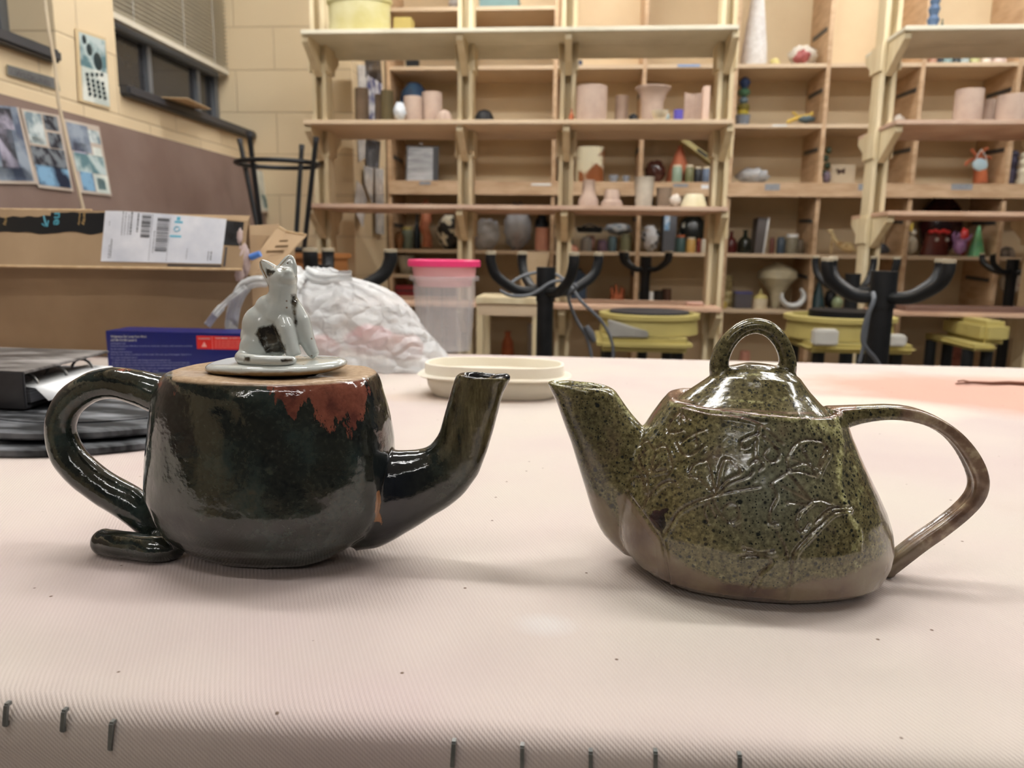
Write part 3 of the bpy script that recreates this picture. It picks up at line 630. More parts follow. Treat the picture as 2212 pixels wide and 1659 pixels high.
strokes = [
 [(1382, 962), (1395, 950), (1412, 970), (1425, 962), (1440, 968), (1448, 990), (1452, 1010), (1440, 1028)], [(1402, 1022), (1385, 1010), (1378, 990), (1392, 972)], [(1396, 1020), (1378, 994)],
 [(1402, 1020), (1425, 1000)], [(1402, 1020), (1412, 985)], [(1402, 1022), (1436, 1015)], [(1396, 1018), (1398, 1060), (1386, 1100)], [(1370, 1008), (1388, 1030), (1390, 1060)], [(1362, 1035), (1382, 1032), (1392, 1050)],
 [(1356, 1062), (1384, 1100), (1405, 1130), (1428, 1165)], [(1386, 1100), (1410, 1060), (1440, 1040), (1465, 1045)], [(1428, 1165), (1436, 1200), (1446, 1255)], [(1430, 1160), (1448, 1130), (1465, 1105), (1500, 1085), (1535, 1075)],
 [(1455, 895), (1440, 925), (1448, 935), (1470, 930)], [(1465, 880), (1483, 905)], [(1466, 885), (1452, 905)], [(1468, 886), (1468, 912)], [(1460, 955), (1470, 975), (1485, 984), (1505, 975), (1518, 965)], [(1500, 935), (1506, 960)], [(1470, 955), (1490, 940), (1520, 928)],
 [(1490, 1020), (1496, 1005), (1515, 998), (1530, 1000), (1545, 1068)], [(1545, 1068), (1510, 1035), (1488, 1030)], [(1545, 1066), (1560, 1000), (1575, 995), (1600, 1020), (1570, 1038), (1548, 1060)], [(1545, 1060), (1536, 1030)], [(1547, 1052), (1556, 1010)], [(1550, 1070), (1575, 1045), (1612, 1032), (1625, 1020)],
 [(1500, 1085), (1545, 1070), (1590, 1060), (1640, 1052)], [(1530, 1082), (1520, 1100), (1528, 1125)], [(1540, 1080), (1555, 1110), (1575, 1128), (1595, 1118), (1592, 1095), (1575, 1088), (1560, 1100)], [(1530, 1085), (1545, 1115)],
 [(1470, 878), (1530, 893), (1590, 900), (1640, 915), (1675, 945), (1692, 958)], [(1640, 918), (1632, 960), (1634, 1000)], [(1640, 935), (1610, 948), (1600, 955), (1604, 968), (1618, 965)], [(1644, 940), (1670, 960), (1684, 985), (1668, 998), (1650, 985), (1658, 970)], [(1622, 1002), (1636, 992), (1650, 1004), (1640, 1016)],
 [(1700, 990), (1718, 960), (1740, 950), (1775, 955), (1790, 975), (1778, 1000), (1765, 1030)], [(1700, 990), (1706, 1020), (1712, 1008), (1745, 1000), (1765, 1030)], [(1712, 990), (1758, 1010)], [(1735, 970), (1752, 1005)], [(1785, 968), (1768, 1010)], [(1700, 1020), (1725, 1018), (1765, 1030)],
 [(1668, 1042), (1690, 1028), (1705, 1025), (1752, 1080)], [(1665, 1046), (1678, 1070), (1665, 1100), (1662, 1130), (1680, 1132)], [(1752, 1082), (1715, 1035)], [(1752, 1082), (1690, 1050)], [(1752, 1084), (1770, 1080), (1795, 1088)], [(1752, 1084), (1725, 1110), (1720, 1140), (1734, 1148), (1748, 1130)], [(1740, 1090), (1700, 1085)],
 [(1832, 1102), (1800, 1108), (1770, 1135), (1740, 1165), (1715, 1195), (1708, 1240), (1700, 1290)], [(1835, 1096), (1795, 1100), (1760, 1130)], [(1680, 1152), (1695, 1180), (1700, 1205)], [(1605, 1185), (1640, 1195), (1670, 1192)], [(1603, 1202), (1650, 1200), (1665, 1215), (1640, 1240), (1622, 1270)]]
strokes = [[(p.x, p.y) for p in spline([(a, b, 0) for a, b in s], 5)] for s in strokes]
front = (nr[:, 1] < -.12)
idx = np.where(front & (px[:, 0] > 1335) & (px[:, 0] < 1860) & (px[:, 1] > 870))[0]; Pp = px[idx]; dd = np.full(len(idx), 1e9); sd = np.full(len(idx), 1e9)
for s in strokes:
    q = ptseg(Pp, s); dd = np.minimum(dd, q)
    s_ = [(x+5, y+4) for x, y in s]; sd = np.minimum(sd, ptseg(Pp, s_))
cv = np.zeros(len(co)); cv[idx] = np.exp(-(dd/3.2)**2); rg = np.zeros(len(co)); rg[idx] = np.exp(-(sd/3.5)**2)
# front stretch facing out and ridge by the handle side
rdg = np.zeros(len(co)); rdg[idx] = np.exp(-(ptseg(Pp, [(1800, 895), (1815, 960), (1812, 1040), (1830, 1110), (1868, 1180), (1880, 1240)])/9)**2)
lip = np.zeros(len(co)); lip[front] = np.exp(-(ptseg(px[front], [(1446, 868), (1500, 886), (1600, 900), (1700, 905), (1800, 895)])/8)**2)
dsp = -.0011*cv+.0009*rg+.0011*rdg+.0009*lip+vnoise(co, 30, 5)*.0011
dsp[co[:, 2] < TZ+.002] = 0
co += nr*dsp[:, None]; co[:, 2] = np.maximum(co[:, 2], TZ+.0003); me.vertices.foreach_set('co', co.ravel()); me.update(); co, nr = arr(me); px = project(co)
low = 1-np.clip((co[:, 2]-TZ-.010-.010*np.sin((px[:, 0]-1330)/190))/.010, -1, 1)
low = np.clip((.027-.012*np.cos((px[:, 0]-1650)/110)*.7-(co[:, 2]-TZ))/.008, -1, 1)
low = np.maximum(low, sdist(px, [(1330, 1070), (1352, 1060), (1400, 1125), (1432, 1170), (1440, 1260), (1330, 1230)])/14)
low = np.maximum(low, np.clip((px[:, 1]-1020-(px[:, 0]-1240)*.9)/30, -1, 1)*((px[:, 0] < 1335) & (px[:, 1] > 1040)))
hb = np.clip((px[:, 0]-1900)/60, 0, 1)*np.clip((1190-px[:, 1])/50+.3, 0, 1)
yel = np.maximum(rdg*.9, lip*.85); yel = np.maximum(yel, np.clip(1-(px[:, 1]-815-(px[:, 0]-1180)*.1)/45, 0, 1)*(px[:, 0] < 1345)*.75)
yel = np.maximum(yel, .95-ptseg(px, [(1325, 845), (1355, 890), (1400, 925)])/14); yel = np.maximum(yel, np.clip(.9-ptseg(px, [(1760, 905), (1795, 930)])/45, 0, 1)); yel = np.maximum(yel, .9-ptseg(px, [(1900, 1262), (1925, 1225), (1945, 1195)])/28)
yel = np.maximum(yel, (np.clip(.55-np.abs(px[:, 0]-1850)/70, 0, 1))*(px[:, 1] > 950))
clot = sdist(px, [(1400, 1112), (1418, 1100), (1445, 1095), (1448, 1102), (1436, 1112), (1440, 1135), (1430, 1158), (1412, 1135)])/7
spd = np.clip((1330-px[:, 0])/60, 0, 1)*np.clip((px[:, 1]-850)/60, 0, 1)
blue = np.clip(1.15-np.hypot((px[:, 0]-1660)/170, (px[:, 1]-1050)/190), 0, 1)  # grey-blue zone mid body: lamp sheen painted into the glaze colour
rimr = np.clip((nr[:, 2]-.6)/.2, 0, 1)*(co[:, 2] > zt2-.006)*(px[:, 0] > 1425)*(px[:, 0] < 1850)
def olivemat(name):
    m, nt, p = newmat(name); v = coords(nt); n1 = tnoise(nt, v, 45, 5); n2 = tnoise(nt, v, 420, 4, rough=.65); n3 = tnoise(nt, v, 900, 3)
    g = ramp(nt, n2, [(.3, (.036, .027, .010)), (.45, (.092, .076, .030)), (.6, (.165, .142, .062)), (.75, (.27, .235, .115))])
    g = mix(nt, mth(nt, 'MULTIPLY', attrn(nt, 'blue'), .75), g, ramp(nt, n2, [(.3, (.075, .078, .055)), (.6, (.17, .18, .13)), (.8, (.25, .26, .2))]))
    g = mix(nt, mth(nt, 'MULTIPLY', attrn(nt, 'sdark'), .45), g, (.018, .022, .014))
    yf = mth(nt, 'ADD', attrn(nt, 'yellow'), mth(nt, 'MULTIPLY', mth(nt, 'SUBTRACT', tnoise(nt, v, 190, 5, rough=.7), .5), 2.2))
    g = mix(nt, ramp(nt, yf, [(.45, (0, 0, 0)), (.95, (1, 1, 1))]), g, ramp(nt, n2, [(.4, (.25, .235, .09)), (.65, (.52, .50, .27))]))
    for sc_, th, a, b in ((260, .3, .16, .32), (620, .45, .2, .36), (120, .8, .12, .2)):
        vo = N(nt, 'ShaderNodeTexVoronoi', Scale=sc_); nt.links.new(v, vo.inputs['Vector']); vc = nt.nodes.new('ShaderNodeSeparateColor'); nt.links.new(vo.outputs['Color'], vc.inputs[0])
        g = mix(nt, mth(nt, 'MULTIPLY', ramp(nt, vo.outputs['Distance'], [(a, (1, 1, 1)), (b, (0, 0, 0))]), mth(nt, 'GREATER_THAN', vc.outputs[0], th)), g, (.012, .014, .010))
    g = mix(nt, mth(nt, 'MULTIPLY', attrn(nt, 'carve'), .5), g, (.085, .042, .026))
    lf = mth(nt, 'ADD', attrn(nt, 'low'), mth(nt, 'MULTIPLY', mth(nt, 'SUBTRACT', n1, .5), 1.6))
    lm = ramp(nt, lf, [(.1, (0, 0, 0)), (.55, (1, 1, 1))]); lc_ = ramp(nt, tnoise(nt, v, 26, 5), [(.35, (.085, .046, .036)), (.5, (.155, .105, .066)), (.66, (.19, .15, .09))])
    g = mix(nt, lm, g, lc_)
    hf = mth(nt, 'ADD', attrn(nt, 'brown'), mth(nt, 'MULTIPLY', mth(nt, 'SUBTRACT', n1, .5), 1.2))
    g = mix(nt, ramp(nt, hf, [(.3, (0, 0, 0)), (.75, (1, 1, 1))]), g, ramp(nt, tnoise(nt, v, 90, 4), [(.36, (.11, .065, .042)), (.55, (.21, .135, .09)), (.7, (.42, .34, .22))]))
    g = mix(nt, mth(nt, 'MULTIPLY', attrn(nt, 'rimr'), .8), g, (.20, .10, .075))
    cf = mth(nt, 'ADD', attrn(nt, 'clot'), mth(nt, 'MULTIPLY', mth(nt, 'SUBTRACT', tnoise(nt, v, 200, 3), .5), 2)); g = mix(nt, ramp(nt, cf, [(0, (0, 0, 0)), (.3, (1, 1, 1))]), g, ramp(nt, n1, [(.45, (.006, .004, .004)), (.6, (.07, .03, .03))]))
    nt.links.new(g, p.inputs['Base Color']); p.inputs['Specular IOR Level'].default_value = .55
    nt.links.new(mth(nt, 'ADD', .13, mth(nt, 'MULTIPLY', attrn(nt, 'low'), .12, True)), p.inputs['Roughness'])
    bump(nt, mth(nt, 'ADD', tnoise(nt, v, 70, 3), mth(nt, 'MULTIPLY', n2, .14)), p, .4, .0018); p.inputs['Coat Weight'].default_value = .5; p.inputs['Coat Roughness'].default_value = .08; return m
omat = olivemat('olive_speckled_glaze')
rt = thing('teapot', 'olive green speckled teapot pressed with leaves and flowers, loop handled lid', 'teapot', (G_(1640, 1200).x, RY, TZ))
mk = np.zeros(len(co), int)
mk[(px[:, 0] < 1345) & (px[:, 1] < 1190) | ((px[:, 1] < 960) & (px[:, 0] < 1400) & (px[:, 0] < 1400-(px[:, 1]-900)*.9))] = 1
hline = np.interp(px[:, 1], [860, 915, 950, 1000, 1050, 1100, 1150, 1200, 1240, 1290], [1826, 1838, 1856, 1878, 1899, 1914, 1920, 1918, 1905, 1880])
mk[(px[:, 0] > hline)] = 2
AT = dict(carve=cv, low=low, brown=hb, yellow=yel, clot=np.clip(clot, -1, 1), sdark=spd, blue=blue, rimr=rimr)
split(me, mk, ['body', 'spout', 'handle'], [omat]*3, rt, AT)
# lid dome with loop
dome = [((1462, 862), (1796, 892)), ((1475, 852), (1788, 883)), ((1495, 838), (1768, 866)), ((1520, 822), (1748, 845)), ((1548, 803), (1728, 815)), ((1580, 790), (1700, 796)), ((1612, 783), (1668, 786))]
n = 56; vs = []; rings = [ring2 for ring2 in []]
def ring3(a, b, dr, n=56): c = (a+b)/2; h = (b-a)/2; return [c+h*math.cos(2*PI*i/n)+Vector((0, h.length*dr*math.sin(2*PI*i/n), 0)) for i in range(n)]
off = Vector((0, 0, -.0005)); dm_ = [(G_(*a)+off, G_(*b)+off) for a, b in dome]
mb = MB(); a0, b0 = dm_[0]; rings = [ring3(a0.lerp(b0, .12)-up*.008, b0.lerp(a0, .12)-up*.008, .8), ring3(a0.lerp(b0, .1)-up*.003, b0.lerp(a0, .1)-up*.003, .8), ring3(a0-up*.0015, b0-up*.0015, .82)]+[ring3(a, b, .82) for a, b in dm_]
for q in rings: vs += q
mb.add(vs, [(i*n+k, i*n+(k+1) % n, (i+1)*n+(k+1) % n, (i+1)*n+k) for i in range(len(rings)-1) for k in range(n)]+[tuple(range(n))[::-1], tuple((len(rings)-1)*n+k for k in range(n))])
nb = len(mb.v)
lp = [(1556, 822), (1552, 797), (1558, 765), (1575, 735), (1600, 712), (1632, 703), (1664, 713), (1688, 740), (1700, 772), (1700, 800), (1694, 824)]
mb.tube(spline([G_(*q) for q in lp], 5), [q*pm for q in sps([18, 20, 19, 18, 17.5, 17, 17, 17.5, 18, 20, 18], 5)], 18, flat=1.1)
me = fuse(mb, .0009, 6); co, nr = arr(me); co += nr*(vnoise(co, 45, 8)*.0007)[:, None]; me.vertices.foreach_set('co', co.ravel()); me.update(); co, nr = arr(me); px = project(co)
z0 = np.zeros(len(co)); loopm = ((px[:, 1] < 782) | ((px[:, 1] < 800) & ((px[:, 0] < 1572) | (px[:, 0] > 1686)))).astype(int)
yl = .8-ptseg(px, [(1560, 862), (1556, 838), (1580, 815), (1640, 808), (1690, 825), (1705, 855), (1680, 870), (1620, 868), (1560, 862)])/9
AT = dict(carve=z0, low=z0-1, brown=np.clip(.75-ptseg(px, [(1462, 862), (1560, 882), (1700, 892), (1796, 892)])/8, 0, 1), yellow=np.clip(np.maximum(yl, .5-ptseg(px, [(1545, 800), (1560, 790)])/14), 0, 1), clot=z0-1, sdark=z0+.25, blue=z0, rimr=z0)
lids = split(me, np.zeros(len(co), int), ['lid'], [omat], rt, AT) if False else split(me, loopm, ['lid', 'lid_loop'], [omat]*2, rt, AT)
lids[1].parent = lids[0]
# ================================================================== things on the table
# ---- cardboard box, top flap folded over its front
BY = 1.25; f = lambda x, y, Y=BY: PY(x, y, Y)
bx1 = f(545, 640).x; bx0 = bx1-.62; bzt = f(300, 458).z; box = thing('cardboard_box', 'large open cardboard box with shipping label and black tape, behind the binder', 'box', ((bx0+bx1)/2, BY+.1, TZ))
T = .0035; cardd = M('cardboard_inside', srgb(160, 132, 98), .9, srgb(146, 118, 86), 6)
MB().box((bx0, BY, TZ+.001), (bx1, BY+T, bzt-.004)).build('front_panel', card, box)
MB().box((bx0, BY+.20, TZ+.001), (bx1, BY+.20+T, bzt-.03)).build('rear_panel', cardd, box)
MB().box((bx0, BY+T, TZ+.001), (bx0+T, BY+.20, bzt-.01)).build('side_panel', cardd, box)
MB().box((bx1-T, BY+T, TZ+.001), (bx1, BY+.20, bzt-.035)).build('side_panel', card, box)
MB().box((bx0+T, BY+T, TZ+.001), (bx1-T, BY+.20, TZ+.005)).build('bottom_panel', cardd, box)
# flap: from the fold above the front panel, hanging out in front
FX0, FX1 = bx0-.01, f(520, 560, BY-.045).x
ftop, fbot = f(300, 457, BY-.012), f(300, 578, BY-.05)
def flp(x, v, o=0):   # v 0 top .. 1 bottom; tilts towards the room
    zt_ = f(200, 455, BY-.012).z+(-.0165*max(0, (x-f(270, 500).x)/.25)**1.2 if x > f(270, 500).x else 0)
    y = (BY-.012)*(1-v)+(BY-.04)*v+.0025*math.sin(x*14)*(v); z = zt_*(1-v)+fbot.z*v
    return Vector((x, y-.001-o, z-o*.4))
nx = 40; vs = []
for i in range(nx+1):
    x = FX0+(FX1-FX0)*i/nx
    vs += [flp(x, 0), flp(x, 1), flp(x, 1)+Vector((0, .004, 0)), flp(x, 0)+Vector((0, .004, 0))]
mb = MB(); mb.add(vs, [(4*i+a, 4*i+(a+1) % 4, 4*i+4+(a+1) % 4, 4*i+4+a) for i in range(nx) for a in range(4)]+[(0, 1, 2, 3), tuple(4*nx+q for q in (3, 2, 1, 0))]); flap = mb.build('front_flap', card, box)
mb = MB(); mb.tube([flp(FX0+(FX1-FX0)*i/nx, 1)+Vector((0, .001, -.001)) for i in range(nx+1)], .0026, 6); mb.build('flap_edge', cardl, flap)
mb = MB(); mb.tube([flp(FX0+(FX1-FX0)*i/nx, 0)+Vector((0, .002, .0005)) for i in range(int(nx*.62))], .0026, 6); mb.build('flap_edge', cardl, flap)
MB().add([flp(FX0, 0)+Vector((0, .002, 0)), flp(FX1, 0)+Vector((0, .002, 0)), (FX1, BY, bzt-.004), (FX0, BY, bzt-.004)], [(0, 1, 2, 3)]).build('fold', card, box)
def onflap(x0, x1, y0, y1, o, name, mt, par, n=24, jag=0):
    """patch lying on the flap, from pixel columns x0..x1, rows y0..y1 (as fractions of the flap)"""
    X0, X1 = f(x0, 500, BY-.03).x, f(x1, 500, BY-.03).x; vs = []
    for i in range(n+1):
        x = X0+(X1-X0)*i/n; j = jag*noise.noise(Vector((x*40, y1*9, 0)))
        vs += [flp(x, y0-(jag*.6*noise.noise(Vector((x*55, 3, 0))) if jag else 0), o), flp(x, y1+j, o), flp(x, y1+j, o-.0004), flp(x, y0, o-.0004)]
    mb = MB(); mb.add(vs, [(4*i+a, 4*i+(a+1) % 4, 4*i+4+(a+1) % 4, 4*i+4+a) for i in range(n) for a in range(4)]+[(0, 1, 2, 3), tuple(4*n+q for q in (3, 2, 1, 0))])
    return mb.build(name, mt, par)
tape = M('black_printed_tape', (.010, .011, .013), .3); tape2 = M('black_tape_shiny', (.03, .032, .036), .25, (.012, .012, .014), 40)
onflap(-60, 217, .04, .40, .0006, 'black_tape', tape, flap, 30, .05)
onflap(480, 519, .03, .52, .0006, 'black_tape', tape2, flap, 6)
onflap(-60, 100, -.01, .09, .0011, 'torn_paper_layer', card, flap, 20, .10)
lab = M('shipping_label', srgb(232, 233, 238), .35, srgb(204, 207, 216), 14); onflap(218, 481, .0, .90, .0010, 'shipping_label', lab, flap, 40)
bk_ = M('label_black', srgb(60, 60, 64), .5); cy = M('label_cyan', srgb(110, 190, 214), .5)
def fp(x, v, o=.0013): return flp(f(x, 500, BY-.03).x, v, o)
mb = MB(); random.seed(3)
def bar(x0, x1, v0, v1, m_=None):
    a, b, c, d = fp(x0, v0), fp(x1, v0), fp(x1, v1), fp(x0, v1); (m_ or mb).add([a, b, c, d], [(0, 1, 2, 3)])
for (x0, x1, v0, v1) in ((299, 319, .03, .44), (333, 359, .08, .70)):
    v = v0; mb = MB()
    while v < v1: h = random.choice((.008, .012, .02)); bar(x0, x1, v, v+h); v += h+random.choice((.008, .014, .02))
    mb.build('barcode', bk_, flap, fix=False)
for (x, v0, v1, w_) in ((258, .0, .44, 1.6), (264, .02, .42, 1.4), (271, .05, .42, 1.4), (277, .0, .42, 3), (291, .02, .36, 3), (322, .02, .88, .8), (361, .06, .88, .8), (230, .18, .26, 1), (234, .6, .84, 1.2), (238, .5, .84, 2), (329, .32, .72, 1.4), (404, .62, .82, 1), (451, .66, .84, 1.6), (457, .66, .84, 2.4)):
    v = v0; mb = MB()
    while v < v1: h = random.uniform(.015, .05); bar(x-w_/2, x+w_/2, v, min(v+h, v1)); v += h+.012
    mb.build('label_text', bk_, flap, fix=False)
mb = MB(); bar(364, 482, .925, .955); bar(486, 490, .56, .94); mb.build('printed_border', bk_, flap, fix=False)
m2 = MB(); bar(363, 388, .38, .42, m2); bar(370, 388, .11, .15, m2); bar(374, 382, .03, .10, m2)
c0 = [fp(377+6*math.cos(a), .26+.045*math.sin(a), .0013) for a in [2*PI*k/16 for k in range(16)]]; m2.tube(c0, .0009, 5, close=True); m2.build('handwritten_number', cy, flap, fix=False)
cyt = M('tape_cyan', srgb(76, 150, 168), .4); tan = M('tape_tan', srgb(170, 140, 90), .5)
def ftext(w_, x, v0, v1, size, mt): q = fp(x, v0, .0012); text(w_, flap, q, fp(x, v1, .0012)-q, (1, 0, 0), size, mt, 'tape_lettering', w=(fp(x, v1)-q).length, bold=.02)
ftext('ne', 109, .03, .26, .020, cyt); ftext('ority', 171, .02, .26, .008, tan); ftext('priority', 162, .02, .26, .005, tan); ftext('ority', 2, .10, .28, .008, tan)
mb = MB(); mb.tube([fp(86, .10), fp(89, .17), fp(92, .24), fp(95, .28)], .0014, 6); mb.tube([fp(84, .24), fp(90, .28), fp(96, .29), fp(97, .18)], .0012, 6); mb.build('tape_arrow', cyt, flap)
# right side flaps
A_ = [f(520, 486, BY+.02), f(600, 485, BY+.18), f(602, 500, BY+.18), f(600, 590, BY+.18), f(548, 640, BY+.02), f(522, 600, BY+.02)]
MB().prism([f(521, 488, BY+.10), f(598, 484, BY+.18), f(604, 640, BY+.18), f(552, 700, BY+.06), f(535, 640, BY+.05)], (.003, .003, 0)).build('inner_flap', card, box)
B_ = [f(600, 486, BY+.16), f(612, 497, BY+.15), f(661, 508, BY+.13), f(570, 590, BY-.01), f(520, 600, BY-.03)]
mb = MB(); mb.prism([f(601, 490, BY+.10), f(618, 501, BY+.10), f(661, 508, BY+.08), f(626, 546, BY+.03), f(594, 600, BY-.02), f(548, 598, BY-.02), f(522, 588, BY-.02)], (.001, .004, .0)); rf_ = mb.build('side_flap', card, box)
mb = MB(); e_ = [f(*q) for q in ((601, 489, BY+.10), (618, 500, BY+.10), (661, 507, BY+.08))]; mb.tube(e_, .002, 6); mb.build('flap_edge', cardl, rf_)
pr_ = M('faded_box_print', srgb(120, 96, 68), .8); mb = MB()
for x, y, l, w_ in ((597, 533, 27, 6), (578, 544, 37, 7), (606, 521, 18, 5)):
    a = f(x, y, BY+.022+(560-y)*.0009); b = f(x+l, y-1, BY+.022+(560-y)*.0009); d = (b-a)
    mb.obox((a+b)/2+Vector((0, -.005, 0)), d/2, (0, .0006, 0), (0.001, 0, w_*.0003))
mb.build('faded_print', pr_, rf_)
a, b = f(508, 603, BY-.0006), f(528, 607, BY-.0006); MB().box((a.x, BY-.0006, b.z), (b.x, BY+.0002, a.z)).build('small_print', darkm, box)
# bubble wrap and blue cap poking out of the box
bw = M('pinkish_bubble_wrap', srgb(228, 206, 200), .2, srgb(205, 180, 174), 60, alpha=.75, b=.5)
mb = MB(); mb.ball(f(527, 560, BY-.025), (.010, .010, .026), 20, nz=.5, ns=5); mb.ball(f(517, 585, BY-.03), (.008, .008, .018), 16, nz=.5, ns=5, seed=3); mb.ball(f(520, 520, BY-.02), (.006, .009, .02), 16, nz=.5, ns=5, seed=5)
tag(mb.build('bubble_wrap', bw, smooth=2), 'pinkish crumpled bubble wrap poking out of the cardboard box', 'packaging')
mb = MB(); mb.lathe([(.005, 0), (.0055, .006), (.005, .018)], f(541, 556, BY-.024), 20, tilt=Matrix.Rotation(R(70), 3, 'Y')); tag(mb.build('blue_stopper', M('blue_cap', srgb(90, 140, 220), .3), smooth=True), 'small blue cap just visible between the box flaps', 'cap')
# ---- blue face mask box
my = PZ(380, 808, TZ).y; mx0, mx1 = PY(231, 760, my).x, PY(231, 760, my).x+.215; mz = PY(300, 716, my).z
mbx = thing('face_mask_box', 'dark blue face mask box with red warning panel behind the teapot lid', 'box', ((mx0+mx1)/2, my, TZ))
navy = M('navy_carton', srgb(16, 28, 112), .35, srgb(12, 24, 98), 5); MB().box((mx0, my, TZ+.0005), (mx1, my+.062, mz)).build('carton', navy, mbx, bevel=.0008)
rd = M('warning_red', srgb(226, 40, 34), .4); g_ = lambda x, y, o=0: PY(x, y, my-.0004-o)
mb = MB(); a, b = g_(424, 725), g_(560, 757); mb.box((a.x, a.y, b.z), (b.x, a.y+.0004, a.z)); rp = mb.build('warning_panel', rd, mbx, bevel=0)
wt = M('print_white', srgb(225, 225, 235), .5); wtd = M('print_pale_blue', srgb(150, 158, 200), .5); wr_ = M('print_pale_red', srgb(250, 176, 168), .5)
def ln(s, x0, y1, x1, h, mt, par=mbx): a, b = g_(x0, y1, .0003), g_(x1, y1, .0003); text(s, par, a, b-a, (0, 0, 1), h, mt, 'printed_line', w=(b-a).length, bold=.012)
ln('Walgreens Ear Loop Face Mask', 239, 729, 317, .0045, wt); ln('ASTM F2100 Level 2', 239, 737, 295, .0045, wt)
for s_, x1, y in (('INTENDED USE', 271, 743.5), ('General purpose infection control to minimize contact with bacteria emitted', 415, 748.5), ('by the wearer', 271, 755), ('Fitting Instructions', 285, 761.5), ('Prior to use, check condition of the mask. Do not use if damaged. Stand in a', 413, 767), ('dry, well ventilated space.', 297, 773.5)):
    ln(s_, 239, y, x1, .0026, wtd)
for s_, x1, y in (('1. Hold mask with nose side facing out and earpieces up.', 369, 779), ('2. Place mask onto nose and mouth and press on the nose around nose tip.', 410, 784.5), ('3. Pull mask down under chin and place the earpieces around the ears.', 412, 790), ('4. Press the mask from the nose to underneath the chin.', 396, 796.5), ('5. Discard mask after use.', 344, 802)):
    ln(s_, 242, y, x1, .0026, wtd)
ln('WARNING', 428, 733, 454, .0032, wt); ln('THIS MASK IS NOT A RESPIRATOR', 464, 732, 556, .0028, wt)
for k, x1 in enumerate((556, 552, 556, 550, 530)): ln('Do not use in place of a respirator for protection', 464, 737+k*3.7, x1, .0018, wr_)
mb = MB(); a = g_(457.5, 727, .0003); b = g_(457.5, 755, .0003); mb.box((a.x, a.y, b.z), (a.x+.0004, a.y+.0002, a.z)); mb.build('divider_line', wr_, rp)
mb = MB(); q = [g_(441, 738, .0002), g_(435, 749.5, .0002), g_(447, 749.5, .0002)]; mb.prism(q, (0, -.0002, 0)); mb.build('warning_triangle', wr_, rp)
# ---- two round black bats and the binder
bc = PZ(175, 905, TZ+.01); fb = PZ(180, 990, TZ+.004)
dusty = M('dusty_black_board', (.010, .011, .013), .6, (.26, .27, .29), 11, (1, 3.5, 1), lo=.47, hi=.74, b=.2, spec=.25)
dusty2 = M('dusty_black_edge', (.02, .02, .022), .5, (.12, .12, .12), 30, lo=.5, hi=.8)
rad_ = .178; cbx, cby = PZ(150, 905, TZ+.014).x, PZ(190, 990, TZ+.003).y+rad_
def bat(cx, cy, z, r, lab, dz=.0085, pegs=False):
    t = thing('throwing_bat', lab, 'bat', (cx, cy, z), 'round black bats')
    MB().lathe([(.02, 0), (r-.002, 0), (r, .002), (r, dz-.002), (r-.003, dz), (.01, dz)], (cx, cy, z), 96).build('disc', dusty, t, smooth=True)
    MB().lathe([(r*.8, dz-.0003), (r*.8, dz+.0012), (r*.8-.002, dz+.0012), (r*.8-.002, dz-.0003)], (cx, cy, z), 80, caps=False).build('raised_ring', dusty, t, smooth=True)
bat(cbx, cby, TZ+.0005, rad_, 'round black bat at the bottom of the pair, lying on the canvas')
bat(cbx+.004, cby+.012, TZ+.0125, rad_-.004, 'dusty round black bat on top of the pair, under the binder')
for k in range(3):
    a = 2*PI*k/3+.4; 
    tag(MB().lathe([(.008, 0), (.008, .0032)], (cbx+.12*math.cos(a), cby+.12*math.sin(a), TZ+.0092), 12).build('bat_peg', dusty2), 'black peg between the two round bats', 'peg', 'bat pegs')
bzz = TZ+.0228
# binder: spine faces the room, lies on the bats
bn = thing('ring_binder', 'worn black ring binder with loose white pages, lying on the round bats', 'binder', (PZ(60, 860, bzz).x, PZ(60, 860, bzz).y+.1, bzz))
hb_ = .036; zt3 = bzz+hb_+.003; p0 = PZ(52, 803, zt3); p1 = PZ(236, 757, zt3); c0 = Vector((p0.x, p0.y, bzz))
dirx = Vector((1, -.04, 0)).normalized(); diry = (p1-p0); BL = min(diry.length, .30); diry.normalize(); diry = (diry if p1.y > p0.y else Vector((.5, .86, 0)))
while c0.y+diry.y*BL > my-.004: BL -= .004
print('binder', BL, diry, c0, my, bk)
def bp(u, v, w_): return c0+dirx*u+diry*v+Vector((0, 0, w_))
def slab(u0, u1, v0, v1, w0, w1, rise=0, m_=None):
    return (m_ or MB()).add([bp(u0, v0, w0), bp(u1, v0, w0), bp(u1, v1, w0+rise), bp(u0, v1, w0+rise), bp(u0, v0, w1), bp(u1, v0, w1), bp(u1, v1, w1+rise), bp(u0, v1, w1+rise)], [(0,3,2,1),(4,5,6,7),(0,1,5,4),(1,2,6,5),(2,3,7,6),(3,0,4,7)])
vin = M('black_vinyl', (.008, .008, .010), .4, (.05, .05, .055), 12, (1, 2, 1), lo=.45, hi=.8, spec=.3)
vint = M('dusty_vinyl_cover', (.05, .043, .040), .5, (.36, .34, .33), 14, (1, 3, 1), lo=.42, hi=.72, spec=.3)
slab(-.28, 0, 0, BL, 0, .003).build('lower_cover', vin, bn, bevel=.001)
slab(-.28, 0, 0, BL, hb_, hb_+.003).build('upper_cover', vint, bn, bevel=.001)
slab(-.28, 0, -.003, .001, 0, hb_+.003).build('spine', vin, bn, bevel=.001)
pgm = M('page_stack', srgb(214, 216, 224), .6, srgb(150, 152, 160), 40, (.2, .2, 20))
slab(-.26, -.004, .012, BL-.01, .004, hb_*.55).build('pages', pgm, bn)
mb = MB(); vs = []
